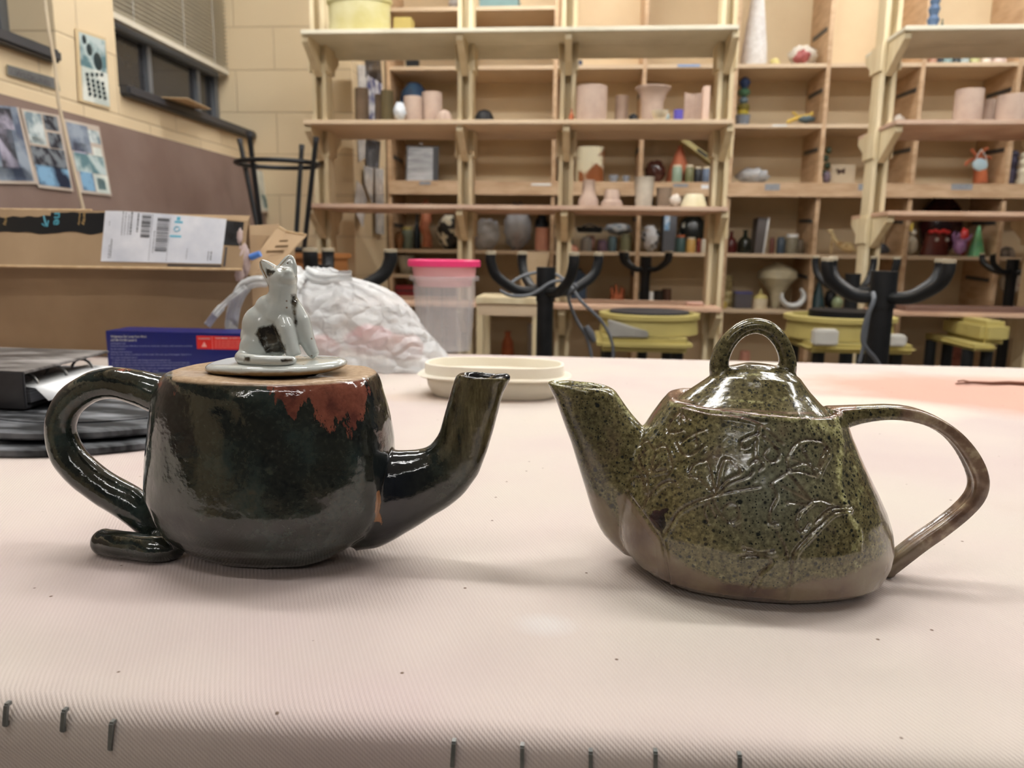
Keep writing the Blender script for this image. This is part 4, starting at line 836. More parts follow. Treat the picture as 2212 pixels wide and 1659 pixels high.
for i in range(13):
    v = .01+(BL-.02)*i/12
    for (u, w_) in ((-.03, hb_*.62), (.004, hb_*.58), (.018+.02*math.sin(i*.5), hb_*.22+.004*math.sin(i*.9))): vs.append(bp(u+.004*i/12, v, w_))
for k in range(3): vs += [p+Vector((-.0, 0, -.0015)) for p in vs[:39]] if k == 0 else []
mb.add(vs[:39], [(3*i+a, 3*i+a+1, 3*i+3+a+1, 3*i+3+a) for i in range(12) for a in range(2)]); o = mb.build('loose_page', paper, bn, smooth=2)
md = o.modifiers.new('s', 'SOLIDIFY'); md.thickness = .0008
for v in (.03, BL*.5, BL-.03): MB().tube([bp(-.02+.014*math.cos(a), v, hb_*.5+.014*math.sin(a)) for a in [2*PI*k/14 for k in range(14)]], .0016, 6, close=True).build('ring', steel, bn, smooth=True)
# ---- nested deli containers with pink lid
dy = PZ(960, 763, TZ).y+.05; dx = PY(960, 700, dy).x; ps = (PY(961, 660, dy)-PY(960, 660, dy)).length
def zz_(y): return PY(960, y, dy).z
clear = newmat('frosted_plastic'); m, nt, p = clear; clear = m
p.inputs['Base Color'].default_value = (.86, .86, .88, 1); p.inputs['Roughness'].default_value = .28; p.inputs['Alpha'].default_value = .2; p.inputs['Specular IOR Level'].default_value = .5
m, nt, p = newmat('pink_tinted_plastic'); pinkc = m; p.inputs['Base Color'].default_value = (*srgb(246, 186, 188), 1); p.inputs['Roughness'].default_value = .3; p.inputs['Alpha'].default_value = .8
pinkl = M('hot_pink_plastic', srgb(232, 62, 122), .35, srgb(226, 56, 114), 10)
def vessel(r0, r1, z0, z1, t=.0012, lipr=0): # wall profile
    pr = [(0.0005, 0), (r0, 0), (r1, z1-z0)]
    if lipr: pr += [(r1+lipr, z1-z0), (r1+lipr, z1-z0+.006), (r1, z1-z0+.007)]
    return pr+[(r1-t, z1-z0+(.006 if lipr else 0)), (r0-t, t*1.5), (.0005, t*1.5)]
zo = zz_(600); r1o = 66*ps; r0o = 56*ps; hz = zz_(597)-TZ
dc = thing('deli_container', 'tall clear plastic deli container standing near the far table edge', 'container', (dx, dy, TZ))
prf = [(.0005, 0), (r0o, 0), (r0o+.0015, .004), (r1o, hz-.008), (r1o+.001, hz-.007), (74*ps, hz-.007), (74*ps, hz), (73*ps, hz+.001), (r1o+.001, hz+.001), (r1o-.0008, hz-.002), (r0o-.001, .006), (r0o-.004, .002), (.0005, .002)]
MB().lathe(prf, (dx, dy, TZ+.0002), 64, caps=False).build('cup', clear, dc, smooth=True)
mb = MB()
for k in range(12):
    a = 2*PI*k/12+.1; mb.tube([(dx+(r0o+.0002)*math.cos(a), dy+(r0o+.0002)*math.sin(a), TZ+.012), (dx+(r1o-.0002)*math.cos(a), dy+(r1o-.0002)*math.sin(a), TZ+hz*.86)], .0007, 6)
mb.build('rib', clear, dc, smooth=True)
zi = zz_(618); zt_ = zz_(576)
pcn = thing('deli_container', 'pink tinted deli container with hot pink lid nested inside the clear one', 'container', (dx, dy, zi))
r_a, r_b = 61*ps, 70*ps
MB().lathe([(.0005, 0), (r_a-.004, 0), (r_a-.002, .004), (r_a, zz_(602)-zi), (r_b-.004, zz_(598)-zi), (r_b-.002, zt_-zi), (r_b-.0035, zt_-zi), (r_a-.004, .005), (.0005, .0015)], (dx, dy, zi), 64, caps=False).build('cup', pinkc, pcn, smooth=True)
mb = MB(); zl = zz_(572)-TZ; mb.lathe([(72*ps, 0), (76.5*ps, -.002), (77*ps, .004), (76.5*ps, .0085), (74*ps, .0105), (70*ps, .0105), (68*ps, .0085), (.0005, .008)], (dx, dy, zz_(573)), 64, caps=False).build('lid', pinkl, pcn, smooth=True)
# ---- cream oval tub with a deep rim
tz0 = PZ(1060, 872, TZ); 
creamp = M('cream_plastic', srgb(244, 238, 222), .4, srgb(236, 226, 206), 8); 
m, nt, p = newmat('cream_translucent_plastic'); p.inputs['Base Color'].default_value = (*srgb(240, 232, 214), 1); p.inputs['Roughness'].default_value = .35; p.inputs['Alpha'].default_value = .72; creamt = m
ty = tz0.y+.062; tx = PY(1068, 820, ty).x; tps = (PY(1069, 800, ty)-PY(1068, 800, ty)).length
def tz_(y): return PY(1068, y, ty).z
zr = tz_(784); zf = tz_(812)
tub = thing('plastic_tub', 'low oval cream plastic tub with deep rim standing behind the spouts', 'tub', (tx, ty, TZ))
hw_, sy_ = 1, .46
h_ = zr-TZ; hf = h_*.62
MB().lathe([(.001, 0), (128*tps, 0), (134*tps, .003), (142*tps, hf*.5), (146*tps, hf)], (tx, ty, TZ+.0003), 80, sy=.52, sq=3, caps=False).build('bowl', creamt, tub, smooth=True).modifiers.new('s', 'SOLIDIFY').thickness = .001
MB().lathe([(144*tps, hf-.001), (160*tps, hf-.001), (165*tps, hf+.001), (162*tps, hf+.0025), (149*tps, hf+.003), (148*tps, h_), (145*tps, h_+.0006), (142*tps, h_), (142*tps, hf+.004), (130*tps, hf+.001), (144*tps, hf-.001)], (tx, ty, TZ+.0003), 80, sy=.56, sq=2.7, caps=False).build('rim', creamp, tub, smooth=True)
MB().lathe([(.001, hf+.0005), (139*tps, hf+.0005), (139*tps, hf+.002), (.001, hf+.002)], (tx, ty, TZ+.0003), 80, sy=.56, sq=2.7, caps=False).build('lid_panel', creamp, tub, smooth=True)
# ---- white plastic bag, lumpy and tied at the top
by = PZ(750, 806, TZ).y+.06; bps = (PY(751, 700, by)-PY(750, 700, by)).length
def B(x, y, d=0): return PY(x, y, by)+Vector((0, d, 0))
m, nt, p = newmat('thin_white_plastic'); v = coords(nt); vb = N(nt, 'ShaderNodeTexVoronoi', Scale=22); vb.feature = 'DISTANCE_TO_EDGE'
dn = N(nt, 'ShaderNodeTexNoise', Scale=10, Detail=3); nt.links.new(v, dn.inputs['Vector']); vm = nt.nodes.new('ShaderNodeVectorMath'); vm.operation = 'MULTIPLY_ADD'
nt.links.new(dn.outputs['Color'], vm.inputs[0]); vm.inputs[1].default_value = (.11, .11, .11); nt.links.new(v, vm.inputs[2]); nt.links.new(vm.outputs[0], vb.inputs['Vector'])
p.inputs['Base Color'].default_value = (.88, .9, .9, 1); p.inputs['Roughness'].default_value = .3; p.inputs['Alpha'].default_value = .58
p.inputs['Subsurface Weight'].default_value = 0; bump(nt, mth(nt, 'ADD', vb.outputs['Distance'], mth(nt, 'MULTIPLY', tnoise(nt, v, 30, 3), .25)), p, .9, .02); bagm = m
bag = thing('plastic_bag', 'knotted translucent white plastic bag with pinkish contents, beside the deli containers', 'bag', (B(740, 800).x, by, TZ))
prof_ = [(806, 608, 925), (790, 592, 942), (765, 578, 940), (735, 566, 925), (705, 560, 905), (675, 566, 890), (650, 575, 872), (630, 590, 840), (612, 612, 795), (600, 640, 758), (588, 660, 730), (580, 675, 712)]
vs = []; n = 120; S = spline([(B(l, y).x, B(r_, y).x, B(700, y).z) for y, l, r_ in prof_], 8); m_ = len(S)
for j, (l, r_, z) in enumerate(S):
    z = max(z, TZ+.0018)
    for k in range(n):
        a = 2*PI*k/n; c_ = (l+r_)/2; w_ = (r_-l)/2
        u = Vector((math.cos(a)*1.2, math.sin(a)*1.2, z*9))
        q = 1+.13*noise.noise(u*1.3)+.05*abs(noise.noise(u*2.6))*2-.03*max(0, 1-abs(noise.noise(u*4.2+Vector((z*40, 0, 0))))*9)
        if j < 3: q = 1+(q-1)*j/3
        vs.append((c_+w_*q*math.cos(a), by+.01+w_*.62*q*math.sin(a), z+(.006*noise.noise(u*5) if j > 5 else 0)))
mb = MB(); mb.add(vs, [(i*n+k, i*n+(k+1) % n, (i+1)*n+(k+1) % n, (i+1)*n+k) for i in range(m_-1) for k in range(n)]+[tuple(range(n))[::-1], tuple((m_-1)*n+k for k in range(n))])
mb.build('pouch', bagm, bag, smooth=2)
# gathered top and ear, long handle loop drooping left
def rib(pts, w_, name, fold=.3):
    P = spline(pts, 8); vs = []; n = 10; m_ = len(P)
    for i, q in enumerate(P):
        t = (P[min(i+1, m_-1)]-P[max(i-1, 0)]).normalized(); u = t.cross(Vector((0, 1, 0))).normalized(); W_ = w_[min(int(i/(m_/len(w_))), len(w_)-1)] if hasattr(w_, '__len__') else w_
        for k in range(n): s_ = k/(n-1)*2-1; vs.append(q+u*W_*s_+Vector((0, W_*fold*math.sin(s_*7+i*.15), 0)))
    mb = MB(); mb.add(vs, [(i*n+k, i*n+k+1, (i+1)*n+k+1, (i+1)*n+k) for i in range(m_-1) for k in range(n-1)]); o = mb.build(name, bagm, bag, smooth=2, fix=False); o.modifiers.new('s', 'SOLIDIFY').thickness = .0006
rib([B(640, 618, -.03), B(600, 606, -.04), B(560, 612, -.045), B(534, 650, -.04), B(522, 700, -.035), B(516, 745, -.03), B(519, 766, -.03)], [.006, .009, .011, .011, .010, .009], 'bag_handle')
rib([B(560, 616, -.05), B(530, 640, -.055), B(505, 670, -.06), B(486, 696, -.06)], [.004, .004, .006, .006], 'bag_handle')
rib([B(668, 590, -.02), B(700, 600, -.03), B(740, 596, -.03), B(772, 594, -.03)], [.012, .011, .008, .008], 'bag_ear')
rib([B(664, 585, -.01), B(655, 600, -.05), B(648, 640, -.06), B(655, 690, -.07)], [.014, .018, .016, .01], 'bag_fold')
# contents seen through the film
random.seed(5)
for (x, y, rx, c_, lb) in ((690, 768, 40, (206, 110, 108), 'dull pink bundle low at the front of the plastic bag'), (795, 752, 48, (220, 112, 118), 'rose pink bundle in the middle of the plastic bag'), (868, 768, 42, (206, 120, 104), 'orange and pink bundle at the container end of the bag')):
    o = MB().ball(B(x, y, .0)+Vector((0, .012, .011)), (rx*bps*1.0, rx*bps*.8, rx*bps*.68), 24, nz=.3, ns=2, seed=x).build('bag_contents', col(*c_, rough=.8, col2=srgb(*[int(q*.8) for q in c_])), smooth=2); tag(o, lb, 'bundle', 'bundles inside the plastic bag')
# ================================================================== cubby shelving on the back wall
cdx = [PY(x, 150, YC).x for x in (838, 1003, 1200, 1393, 1590, 1790, 1995, 2204, 2408)]
yb = YW-.01
def cz(x, y): return PY(x, y, YC).z
Rw = dict(r0=cz(930, 15), r1=cz(1300, 140), r2=cz(1680, 268), r3=cz(1500, 394), r4=cz(1500, 546), r5=cz(1650, 669), r5b=cz(870, 592), r6=.12)
cub = thing('cubby_shelving', 'wall of open plywood cubbies filled with pottery behind the racks', 'shelving', ((cdx[0]+cdx[-1])/2, YC+.18, 0))
bkm = M('cubby_back', srgb(222, 202, 166), .7, srgb(214, 192, 156), 3)
MB().box((cdx[0], yb-.012, 0), (cdx[-1], yb-.002, CEIL)).build('back_panel', bkm, cub)
for x in cdx: MB().box((x-.011, YC, 0), (x+.011, yb-.012, CEIL-.05)).build('divider', plyd, cub)
def sh(x0, x1, z, th=.02, y0=YC+.002, mt=ply): MB().box((x0+.011, y0, z-th), (x1-.011, yb-.013, z)).build('shelf', mt, cub)
for i in range(8):
    a, b = cdx[i], cdx[i+1]
    if i < 2: sh(a, b, Rw['r0'])
    for k in ('r1', 'r2', 'r4', 'r5', 'r6'): sh(a, b, Rw[k])
    sh(a, b, Rw['r3'], .02)
    if i == 0: sh(a, b, Rw['r5b'])
railb = cz(1500, 424)
MB().box((cdx[0], YC-.02, railb), (cdx[-1], YC+.001, Rw['r3'])).build('front_rail', plyd, cub)
strip = M('metal_shelf_track', (.10, .10, .10), .5, metal=.5)
for i in range(3, 8):
    for k in ('r1', 'r2', 'r3', 'r4', 'r5'):
        z = Rw[k]+.16; x = cdx[i]
        for s in (-1, 1): MB().obox((x+s*.013, YC+.17, z+.03), (.002, 0, 0), (0, .13, .005), (0, 0, .011)).build('track', strip, cub)
for i in (0, 1, 2):
    for k in ('r3', 'r4'): MB().obox((cdx[i]+.013, YC+.17, Rw[k]+.14), (.002, 0, 0), (0, .12, .0), (0, 0, .011)).build('track', strip, cub)
tape_ = M('grey_label_tape', srgb(128, 132, 138), .5, srgb(150, 154, 158), 60); bluet = M('blue_label_tape', srgb(120, 150, 196), .6, srgb(150, 172, 206), 60)
def tapel(x0, x1, y0, y1, mt, Y=YC-.0215): a, b = PY(x0, y0, Y), PY(x1, y1, Y); MB().box((a.x, Y, b.z), (b.x, Y+.0015, a.z)).build('tape_label', mt, cub)
for q in ((1653, 1684, 397, 411), (1855, 1878, 397, 411), (2056, 2100, 397, 410), (1455, 1486, 397, 404), (906, 930, 392, 399)): tapel(*q, tape_)
tapel(1464, 1512, 139, 144, bluet, YC); tapel(1668, 1700, 269, 273, white, YC); tapel(1148, 1190, 396, 401, white, YC-.0215); tapel(1515, 1550, 399, 408, paper)
# ================================================================== free standing racks
YR0, YR1 = 3.3, 3.76; YM = (YR0+YR1)/2
def rack(label, posts, x0, x1, levels, boards):
    t = thing('storage_rack', label, 'rack', ((x0+x1)/2, YM, 0))
    for x in posts:
        for s in (-1, 1):
            MB().box((x+s*.024-.009, YM-.045, 0), (x+s*.024+.009, YM+.045, 2.5)).build('post_strip', pinew, t)
        MB().box((x-.015, YM+.015, 0), (x+.015, YM+.035, 2.5)).build('post_core', pinew, t)
        MB().box((x-.04, YM-.23, 0), (x+.04, YM+.23, .05)).build('foot', pinew, t)
        for z in levels:
            zb_ = z-.018
            for s in (-1, 1):
                MB().prism([(x-.014, YM+s*.045, zb_), (x-.014, YM+s*.21, zb_), (x-.014, YM+s*.21, zb_-.025), (x-.014, YM+s*.045, zb_-.13)], (.028, 0, 0)).build('bracket', pinew, t)
            for s in (-1, 1): MB().box((x+s*.033, YM-.06, zb_-.11), (x+s*.042, YM+.06, zb_-.002)).build('gusset', pinew, t)
    for z, mt in zip(levels, boards):
        MB().box((x0, YR0, z-.018), (x1, YM-.001, z)).build('shelf_board', mt, t, bevel=.002)
        MB().box((x0+.012, YM+.001, z-.018), (x1+.012, YR1, z)).build('shelf_board', mt, t, bevel=.002)
    return t
def rz(x, y): return PY(x, y, YR0).z
xl0, xl1 = PY(655, 260, YR0).x, PY(1585, 262, YR0).x
LV = [rz(1130, 58), rz(1130, 258), rz(1130, 443), rz(1300, 661)]
pp = [PY(x, 250, YM).x for x in (698, 1008, 1226, 1560)]
dust2 = M('clay_dusted_board', srgb(206, 180, 158), .75, srgb(186, 154, 132), 6)
rack('long pale wood rack with cantilever shelves, spanning the middle of the room', pp, xl0, xl1, LV, [plyw, ply, dust2, plyp])
xr0 = PY(1937, 258, YR0).x; xr1 = RX-1.2
LR = [rz(2100, 53), rz(2100, 258), rz(2100, 457), rz(2100, 676)]
pr2 = [PY(1903, 250, YM).x, PY(2222, 700, YM).x]
brn = M('dark_brown_board', srgb(120, 92, 80), .5, srgb(104, 78, 68), 5)
rack('pale wood rack with cantilever shelves cut off by the frame edge', pr2, xr0, xr1, LR, [plyw, dust2, plyp, plyp])
bb = MB().box((xr0+.12, YR0+.02, LR[3]+.0005), (xr1-.2, YM-.05, LR[3]+.02)).build('loose_board', brn); tag(bb, 'dark brown board lying on the lowest shelf of the cut off rack', 'board')
# ================================================================== pots and things on the shelves
def shell(prof, t=.1):  # outer profile -> closed cup with inner wall
    inn = [(max(r-t, .02), z) for r, z in prof[::-1] if z > .08]
    return [(.01, 0)]+prof+inn+[(inn[-1][0], .06), (.01, .06)]
PR = dict(
    cyl=shell([(.98, 0), (1, .3), (.99, 1)], .1), taper=shell([(.8, 0), (.9, .5), (1, 1)], .1), cone=[(.01, 0), (1, 0), (.97, .25), (.68, .5), (.6, .95), (.52, 1), (.01, 1)],
    squat=[(.01, 0), (1, 0), (.96, .3), (.72, .42), (.7, .9), (.6, 1), (.01, 1)], flare=shell([(.56, 0), (.6, .3), (.62, .6), (.78, .84), (1, .97), (1, 1)], .07),
    jar=[(.01, 0), (.95, 0), (1, .05), (1, .8), (.8, .88), (.78, .9), (.78, 1), (.01, 1)], bottle=[(.01, 0), (.95, 0), (1, .1), (1, .45), (.75, .62), (.3, .72), (.26, .94), (.34, .95), (.34, 1), (.01, 1)],
    bowl=shell([(.45, 0), (.75, .3), (.93, .7), (1, 1)], .08), upbowl=[(.01, 0), (1, 0), (.98, .2), (.8, .75), (.7, 1), (.01, 1)], ball=[(.01, 0), (.45, .02), (.85, .22), (1, .5), (.85, .8), (.4, 1), (.01, 1)],
    spire=[(.01, 0), (1, 0), (.8, .3), (.4, .7), (.12, 1), (.01, 1)], vase=[(.01, 0), (.5, 0), (.6, .1), (1, .5), (.8, .8), (.4, .92), (.45, 1), (.01, 1)],
    onion=[(.01, 0), (.2, 0), (.25, .12), (.35, .3), (.65, .5), (1, .66), (.96, .8), (.6, .9), (.28, .95), (.2, 1), (.01, 1)],
    dome=[(.01, 0), (1, 0), (1, .1), (.9, .5), (.6, .85), (.01, 1)], disc=[(.01, 0), (.9, 0), (1, .3), (1, .8), (.8, 1), (.01, 1)], spool=[(.01, 0), (.8, 0), (1, .12), (.7, .25), (.95, .4), (.6, .52), (.9, .68), (.6, .8), (.8, .9), (.5, 1), (.01, 1)])
def item(kind, x0, x1, y0, Y, z, mt, label, cat='pot', name='clay_pot', group=None, lid=None, **k):
    """a thing standing on the shelf whose top is at height z, seen between columns x0 and x1 with its top at row y0"""
    xc = (x0+x1)/2; a, b = PY(x0, y0, Y), PY(x1, y0, Y); w = b.x-a.x; c = PY(xc, y0+10, Y); h = PY(xc, y0, Y).z-z
    d = k.pop('d', None); base = (c.x, Y, z+.0006)
    if kind == 'box':
        dd = d or w*.8; o = MB().box((c.x-w/2, Y-dd/2, z+.0006), (c.x+w/2, Y+dd/2, z+h)).build(name, mt, bevel=min(w, h)*.04)
    elif kind == 'blob':
        o = MB().ball((c.x, Y, z+h/2), (w/2, (d or w*.8)/2, h/2), 28, nz=k.get('nz', .35), ns=k.get('ns', 3), seed=x0).build(name, mt, smooth=2)
        mz = min(v.co.z for v in o.data.vertices)+o.location.z
        o.location.z += z+.0006-mz
    else:
        mb = MB(); p = [(r*w/2, zz*h) for r, zz in PR[kind]]
        if lid: root = thing(name, label, cat, base, group); mb.lathe(p, base, 28, **k).build('body', mt, root, smooth=True); lz = h*lid[1]
        if lid:
            MB().lathe([(.001, lz-.001), (w*.44, lz-.001), (w*.44, h*1.002), (.001, h*1.002)], base, 24).build('cap', lid[0], root, smooth=True); return root
        o = mb.lathe(p, base, 28, **k).build(name, mt, smooth=True)
    return tag(o, label, cat, group)
g1 = 'raw clay pieces on the long rack'; g2 = 'glaze test jars in the cubbies'
F = YR0+.10; z1, z2, z0_, z3 = LV[1], LV[2], LV[0], LV[3]
Bk = YM+.12
# rack, top shelf
t = thing('splash_pan', 'curved olive wheel splash pan sitting on the top rack shelf', 'splash pan', (PY(775, 60, F).x, YM-.12, z0_))
pan = M('dirty_olive_plastic', srgb(206, 200, 158), .5, srgb(184, 174, 112), 7); cxp = PY(777, 50, F).x; wp = PY(845, 50, F).x-PY(712, 50, F).x
MB().lathe([(wp*.46, 0), (wp*.5, .005), (wp*.49, .05), (wp*.50, .12), (wp*.53, .125), (wp*.53, .135), (wp*.49, .135), (wp*.47, .05), (wp*.45, .006), (wp*.44, 0)], (cxp, YM-.13, z0_+.0006), 64, sy=.55, caps=False).build('pan_wall', pan, t, smooth=True)
MB().lathe([(.01, 0), (wp*.45, 0), (wp*.45, .006), (.01, .006)], (cxp, YM-.13, z0_+.0006), 64, sy=.55).build('pan_floor', pan, t)
item('box', 853, 892, 41, F+.05, z0_, M('olive_scrap', srgb(176, 156, 84), .6), 'small olive plastic block beside the splash pan on the top rack shelf', 'block', 'plastic_block')
# rack, second shelf
for i, (kd, a, b, y0, mt, lb, YY) in enumerate((
    ('cyl', 767, 796, 192, claydk, 'dark taupe clay cylinder in front of the pinned papers', F+.2), ('cyl', 810, 829, 205, claydk, 'narrow half hidden taupe clay cylinder between two darker ones', F+.25), ('cyl', 823, 850, 197, M('olive_clay', srgb(130, 120, 92), .9), 'olive brown clay cylinder beside the white ornament', F+.2),
    ('cyl', 873, 912, 210, greycl, 'pinkish clay cylinder, shorter one in front of the blue pot', F), ('cyl', 912, 955, 201, greycl, 'pinkish clay cylinder, taller one beside the low dome', F+.03), ('dome', 942, 977, 237, greycl, 'low clay dome beside the paired cylinders', F-.02),
    ('cyl', 1246, 1312, 188, greycl, 'widest raw clay cylinder on the second rack shelf', F), ('cyl', 1329, 1358, 208, greycl, 'slim raw clay cylinder beside the widest one', F+.1), ('flare', 1372, 1449, 190, greycl, 'flared raw clay vase with a wide brim', F+.02),
    ('bowl', 1406, 1444, 240, cream, 'small pale bowl at the foot of the flared vase', F-.07))):
    item(kd, a, b, y0, YY, z1, mt, lb)
item('blob', 851, 876, 224, F-.06, z1, M('white_ornament', srgb(232, 236, 240), .4, srgb(170, 180, 190), 30), 'small lumpy white ornament beside the olive clay cylinder', 'ornament', 'ornament')
item('dome', 1024, 1068, 236, F+.02, z1, blackp, 'black rounded bowl lying upside down behind the rack post', 'bowl', 'bowl')
item('bottle', 1229, 1240, 236, F, z1, orange, 'tiny orange figure beside the widest clay cylinder', 'figurine', 'figurine')
item('blob', 1359, 1378, 247, F, z1, blackp, 'small black tool lying between the slim cylinder and the flared vase', 'tool', 'tool')
item('bottle', 1434, 1447, 237, F-.02, z1, M('pale_glass', srgb(170, 190, 190), .2), 'tiny pale bottle between the pale bowl and the purple cup', 'bottle', 'bottle')
item('cyl', 1455, 1476, 238, F-.05, z1, M('purple_cup', srgb(92, 82, 176), .4), 'small purple cup on the second rack shelf', 'cup', 'cup')
a, b = PY(1477, 255, F), PY(1516, 255, F); mb = MB(); pts = [Vector((a.x+(b.x-a.x)*k/12, F+.03*math.sin(PI*k/12), z1+.001)) for k in range(13)]; hh_ = PY(1490, 200, F).z-z1
mb.add([p for q in pts for p in (q, q+Vector((0, 0, hh_)), q+Vector((0, .009, hh_)), q+Vector((0, .009, 0)))], [(4*i+k, 4*i+(k+1) % 4, 4*i+4+(k+1) % 4, 4*i+4+k) for i in range(12) for k in range(4)]+[(0, 1, 2, 3), (51, 50, 49, 48)])
tag(mb.build('clay_sheet', greycl), 'curved standing sheet of raw clay beside the purple cup', 'clay slab')
item('box', 1518, 1532, 188, F-.055, z1, M('pale_slab', srgb(226, 196, 176), .9), 'narrow upright clay slab at the end of the second rack shelf', 'clay slab', 'clay_slab', d=.05)
# third shelf
for kd, a, b, y0, mt, lb, nm in (('cone', 1250, 1294, 389, greycl, 'raw clay cone with a wide foot, on the third rack shelf', 'clay_cone'), ('squat', 1298, 1346, 410, greycl, 'squat stepped clay cap beside the clay cone', 'squat_vessel'), ('taper', 1370, 1414, 383, M('grey_white_clay', srgb(196, 188, 172), .9, srgb(168, 160, 146), 14), 'grey ribbed clay beaker, tallest piece on the third rack shelf', 'clay_beaker'),
    ('taper', 1417, 1452, 406, claydk, 'taupe clay beaker beside the ribbed grey one', 'clay_beaker'), ('upbowl', 1470, 1527, 420, M('cream_bowl', srgb(228, 220, 190), .6, srgb(208, 198, 160), 12), 'cream bowl upside down on the third rack shelf', 'bowl')):
    item(kd, a, b, y0, F+.03, z2, mt, lb, 'bowl' if nm == 'bowl' else 'pot', nm)
item('blob', 1447, 1470, 422, F-.05, z2, M('pale_lump', srgb(214, 204, 190), .8), 'small pale lump of clay beside the upturned cream bowl', 'clay', 'clay_lump')
item('disc', 1480, 1520, 652, F+.04, z3, M('pink_plate', srgb(206, 168, 150), .7), 'flat pinkish plate on the lowest rack shelf', 'plate', 'plate')
# cut off rack, second shelf
for a, b, y0, lb, YY in ((2065, 2124, 195, 'tall raw clay cylinder standing first on the cut off rack', F), (2122, 2161, 216, 'short raw clay cylinder between two larger ones on the cut off rack', F+.08), (2156, 2232, 207, 'wide raw clay cylinder cut by the frame edge', F-.03)): item('cyl', a, b, y0, YY, LR[1], greycl, lb)
item('blob', 1930, 1953, 250, F+.1, LR[1], M('pale_lump', srgb(214, 204, 190), .8), 'little pale clay lump at the corner of the cut off rack shelf', 'clay', 'clay_lump')
item('spool', 2006, 2034, -6, F+.05, LR[0], M('slate_blue', srgb(76, 98, 128), .6), 'slate blue figure standing on the top shelf of the cut off rack', 'figurine', 'figurine')
item('bottle', 2030, 2040, 42, F+.02, LR[0], M('dark_green_g', srgb(60, 74, 60), .4), 'tiny dark green bottle beside the slate blue figure', 'bottle', 'bottle')
# ------------------ cubbies
K = YC+.12; r0, r1, r2, r3, r4, r5, r5b, r6 = (Rw[k] for k in ('r0', 'r1', 'r2', 'r3', 'r4', 'r5', 'r5b', 'r6'))
item('box', 1040, 1122, -2, K, r0, M('teal_tray', srgb(110, 140, 140), .5), 'teal box on the highest cubby shelf, cut by the frame edge', 'box', 'box', d=.2)
item('vase', 968, 998, -6, K, r0, M('grey_g', srgb(170, 164, 160), .5), 'small grey vase on the highest cubby shelf', 'vase', 'vase')
item('box', 879, 904, 124, K-.05, r1, blackp, 'small black box on the shelf above the blue pot', 'box', 'box')
item('box', 1238, 1258, 132, K-.08, r1, M('navy_b', srgb(50, 60, 84), .5), 'small navy block on the cubby shelf behind the rack', 'block', 'block')
fz = M('fuzzy_white', srgb(240, 238, 236), .95, srgb(220, 216, 212), 30, b=.6, bd=.01)
t = thing('cone_sculpture', 'tall fuzzy white cone sculpture standing on an upper cubby shelf', 'sculpture', (PY(1628, 130, K).x, K, r1))
w_ = PY(1656, 100, K).x-PY(1600, 100, K).x; MB().lathe([(.005, .006), (w_*.46, .002), (w_*.5, .04), (w_*.46, .12), (w_*.30, .30), (w_*.22, .42), (w_*.14, .56), (.004, .62)], (PY(1628, 130, K).x, K, r1), 40, wob=.06).build('body', fz, t, smooth=True)
for s in (-1, 0, 1): MB().ball((PY(1628, 130, K).x+s*w_*.27, K-.03, r1+.021), (.022, .03, .02), 14).build('foot', fz, t, smooth=True)
t = thing('open_mouth_sculpture', 'white open shell with a pink inside on an upper cubby shelf', 'sculpture', (PY(1740, 130, K).x, K, r1)); cx_ = PY(1734, 120, K).x
MB().ball((cx_, K, r1+.064), (.074, .06, .052), 28, nz=.25, ns=3).build('shell', M('shell_white', srgb(224, 218, 206), .5, srgb(190, 182, 168), 20), t, smooth=2)
MB().ball((cx_-.008, K-.035, r1+.055), (.052, .032, .034), 24, nz=.3, ns=3, rot=Matrix.Rotation(R(-22), 3, 'Y')).build('pink_inside', M('mouth_pink', srgb(176, 98, 96), .4, srgb(140, 70, 70), 20), t, smooth=2)
item('blob', 1664, 1684, 127, K, r1, M('yellow_bit', srgb(222, 208, 140), .7), 'small yellow scrap between the white cone and the pink shell', 'scrap', 'scrap')
gs = 'row of small glazed cups above the clay cylinders'
for a, b, c_, lb in ((2004, 2024, (196, 150, 126), 'pinkish cup, first of the row under the cut off rack shelf'), (2024, 2036, (50, 60, 70), 'dark slate cup beside the pinkish one'), (2036, 2058, (130, 158, 160), 'pale blue cup in the row of small cups'), (2058, 2074, (60, 70, 74), 'dark grey cup between two pale ones'), (2074, 2094, (170, 186, 186), 'pale grey blue cup in the middle of the row'), (2096, 2116, (196, 196, 140), 'yellow green cup in the row of small cups'), (2120, 2142, (232, 220, 206), 'white cup with brown rim in the row'), (2144, 2174, (226, 206, 196), 'white and dark red cup, last of the row')):
    item('cyl', a, b, 114, K-.05, r1, col(*c_, rough=.3), lb, 'cup', 'cup', gs)
t = item('ball', 862, 928, 181, K+.02, r2, M('blue_glaze', srgb(70, 100, 128), .25, srgb(36, 54, 84), 12), 'large round blue glazed pot in the shadowed first cubby', 'pot', 'glazed_pot')
t = thing('stacked_totem', 'small stacked totem of blue, green, yellow and grey pots', 'sculpture', (PY(1604, 260, K).x, K, r2)); zc = r2+.001
for q, (h_, r_, c_, kd) in enumerate(((.065, .042, (120, 128, 140), 'taper'), (.03, .03, (186, 168, 60), 'disc'), (.03, .034, (120, 110, 50), 'disc'), (.04, .026, (100, 120, 130), 'ball'), (.045, .034, (74, 112, 84), 'ball'), (.06, .032, (44, 62, 96), 'vase'))):
    MB().lathe([(r*r_, zz*h_) for r, zz in PR[kd]], (PY(1604, 260, K).x, K, zc), 24).build('stacked_pot', col(*c_, rough=.35), t, smooth=True); zc += h_
t = thing('lizard_figurine', 'small yellow and blue clay lizard tangle on the cubby shelf', 'figurine', (PY(1730, 262, K-.05).x, K-.05, r2)); yl_ = col(200, 168, 70, rough=.5); bl2 = col(74, 92, 100, rough=.5)
lq = lambda x, y: PY(x, y, K-.05)
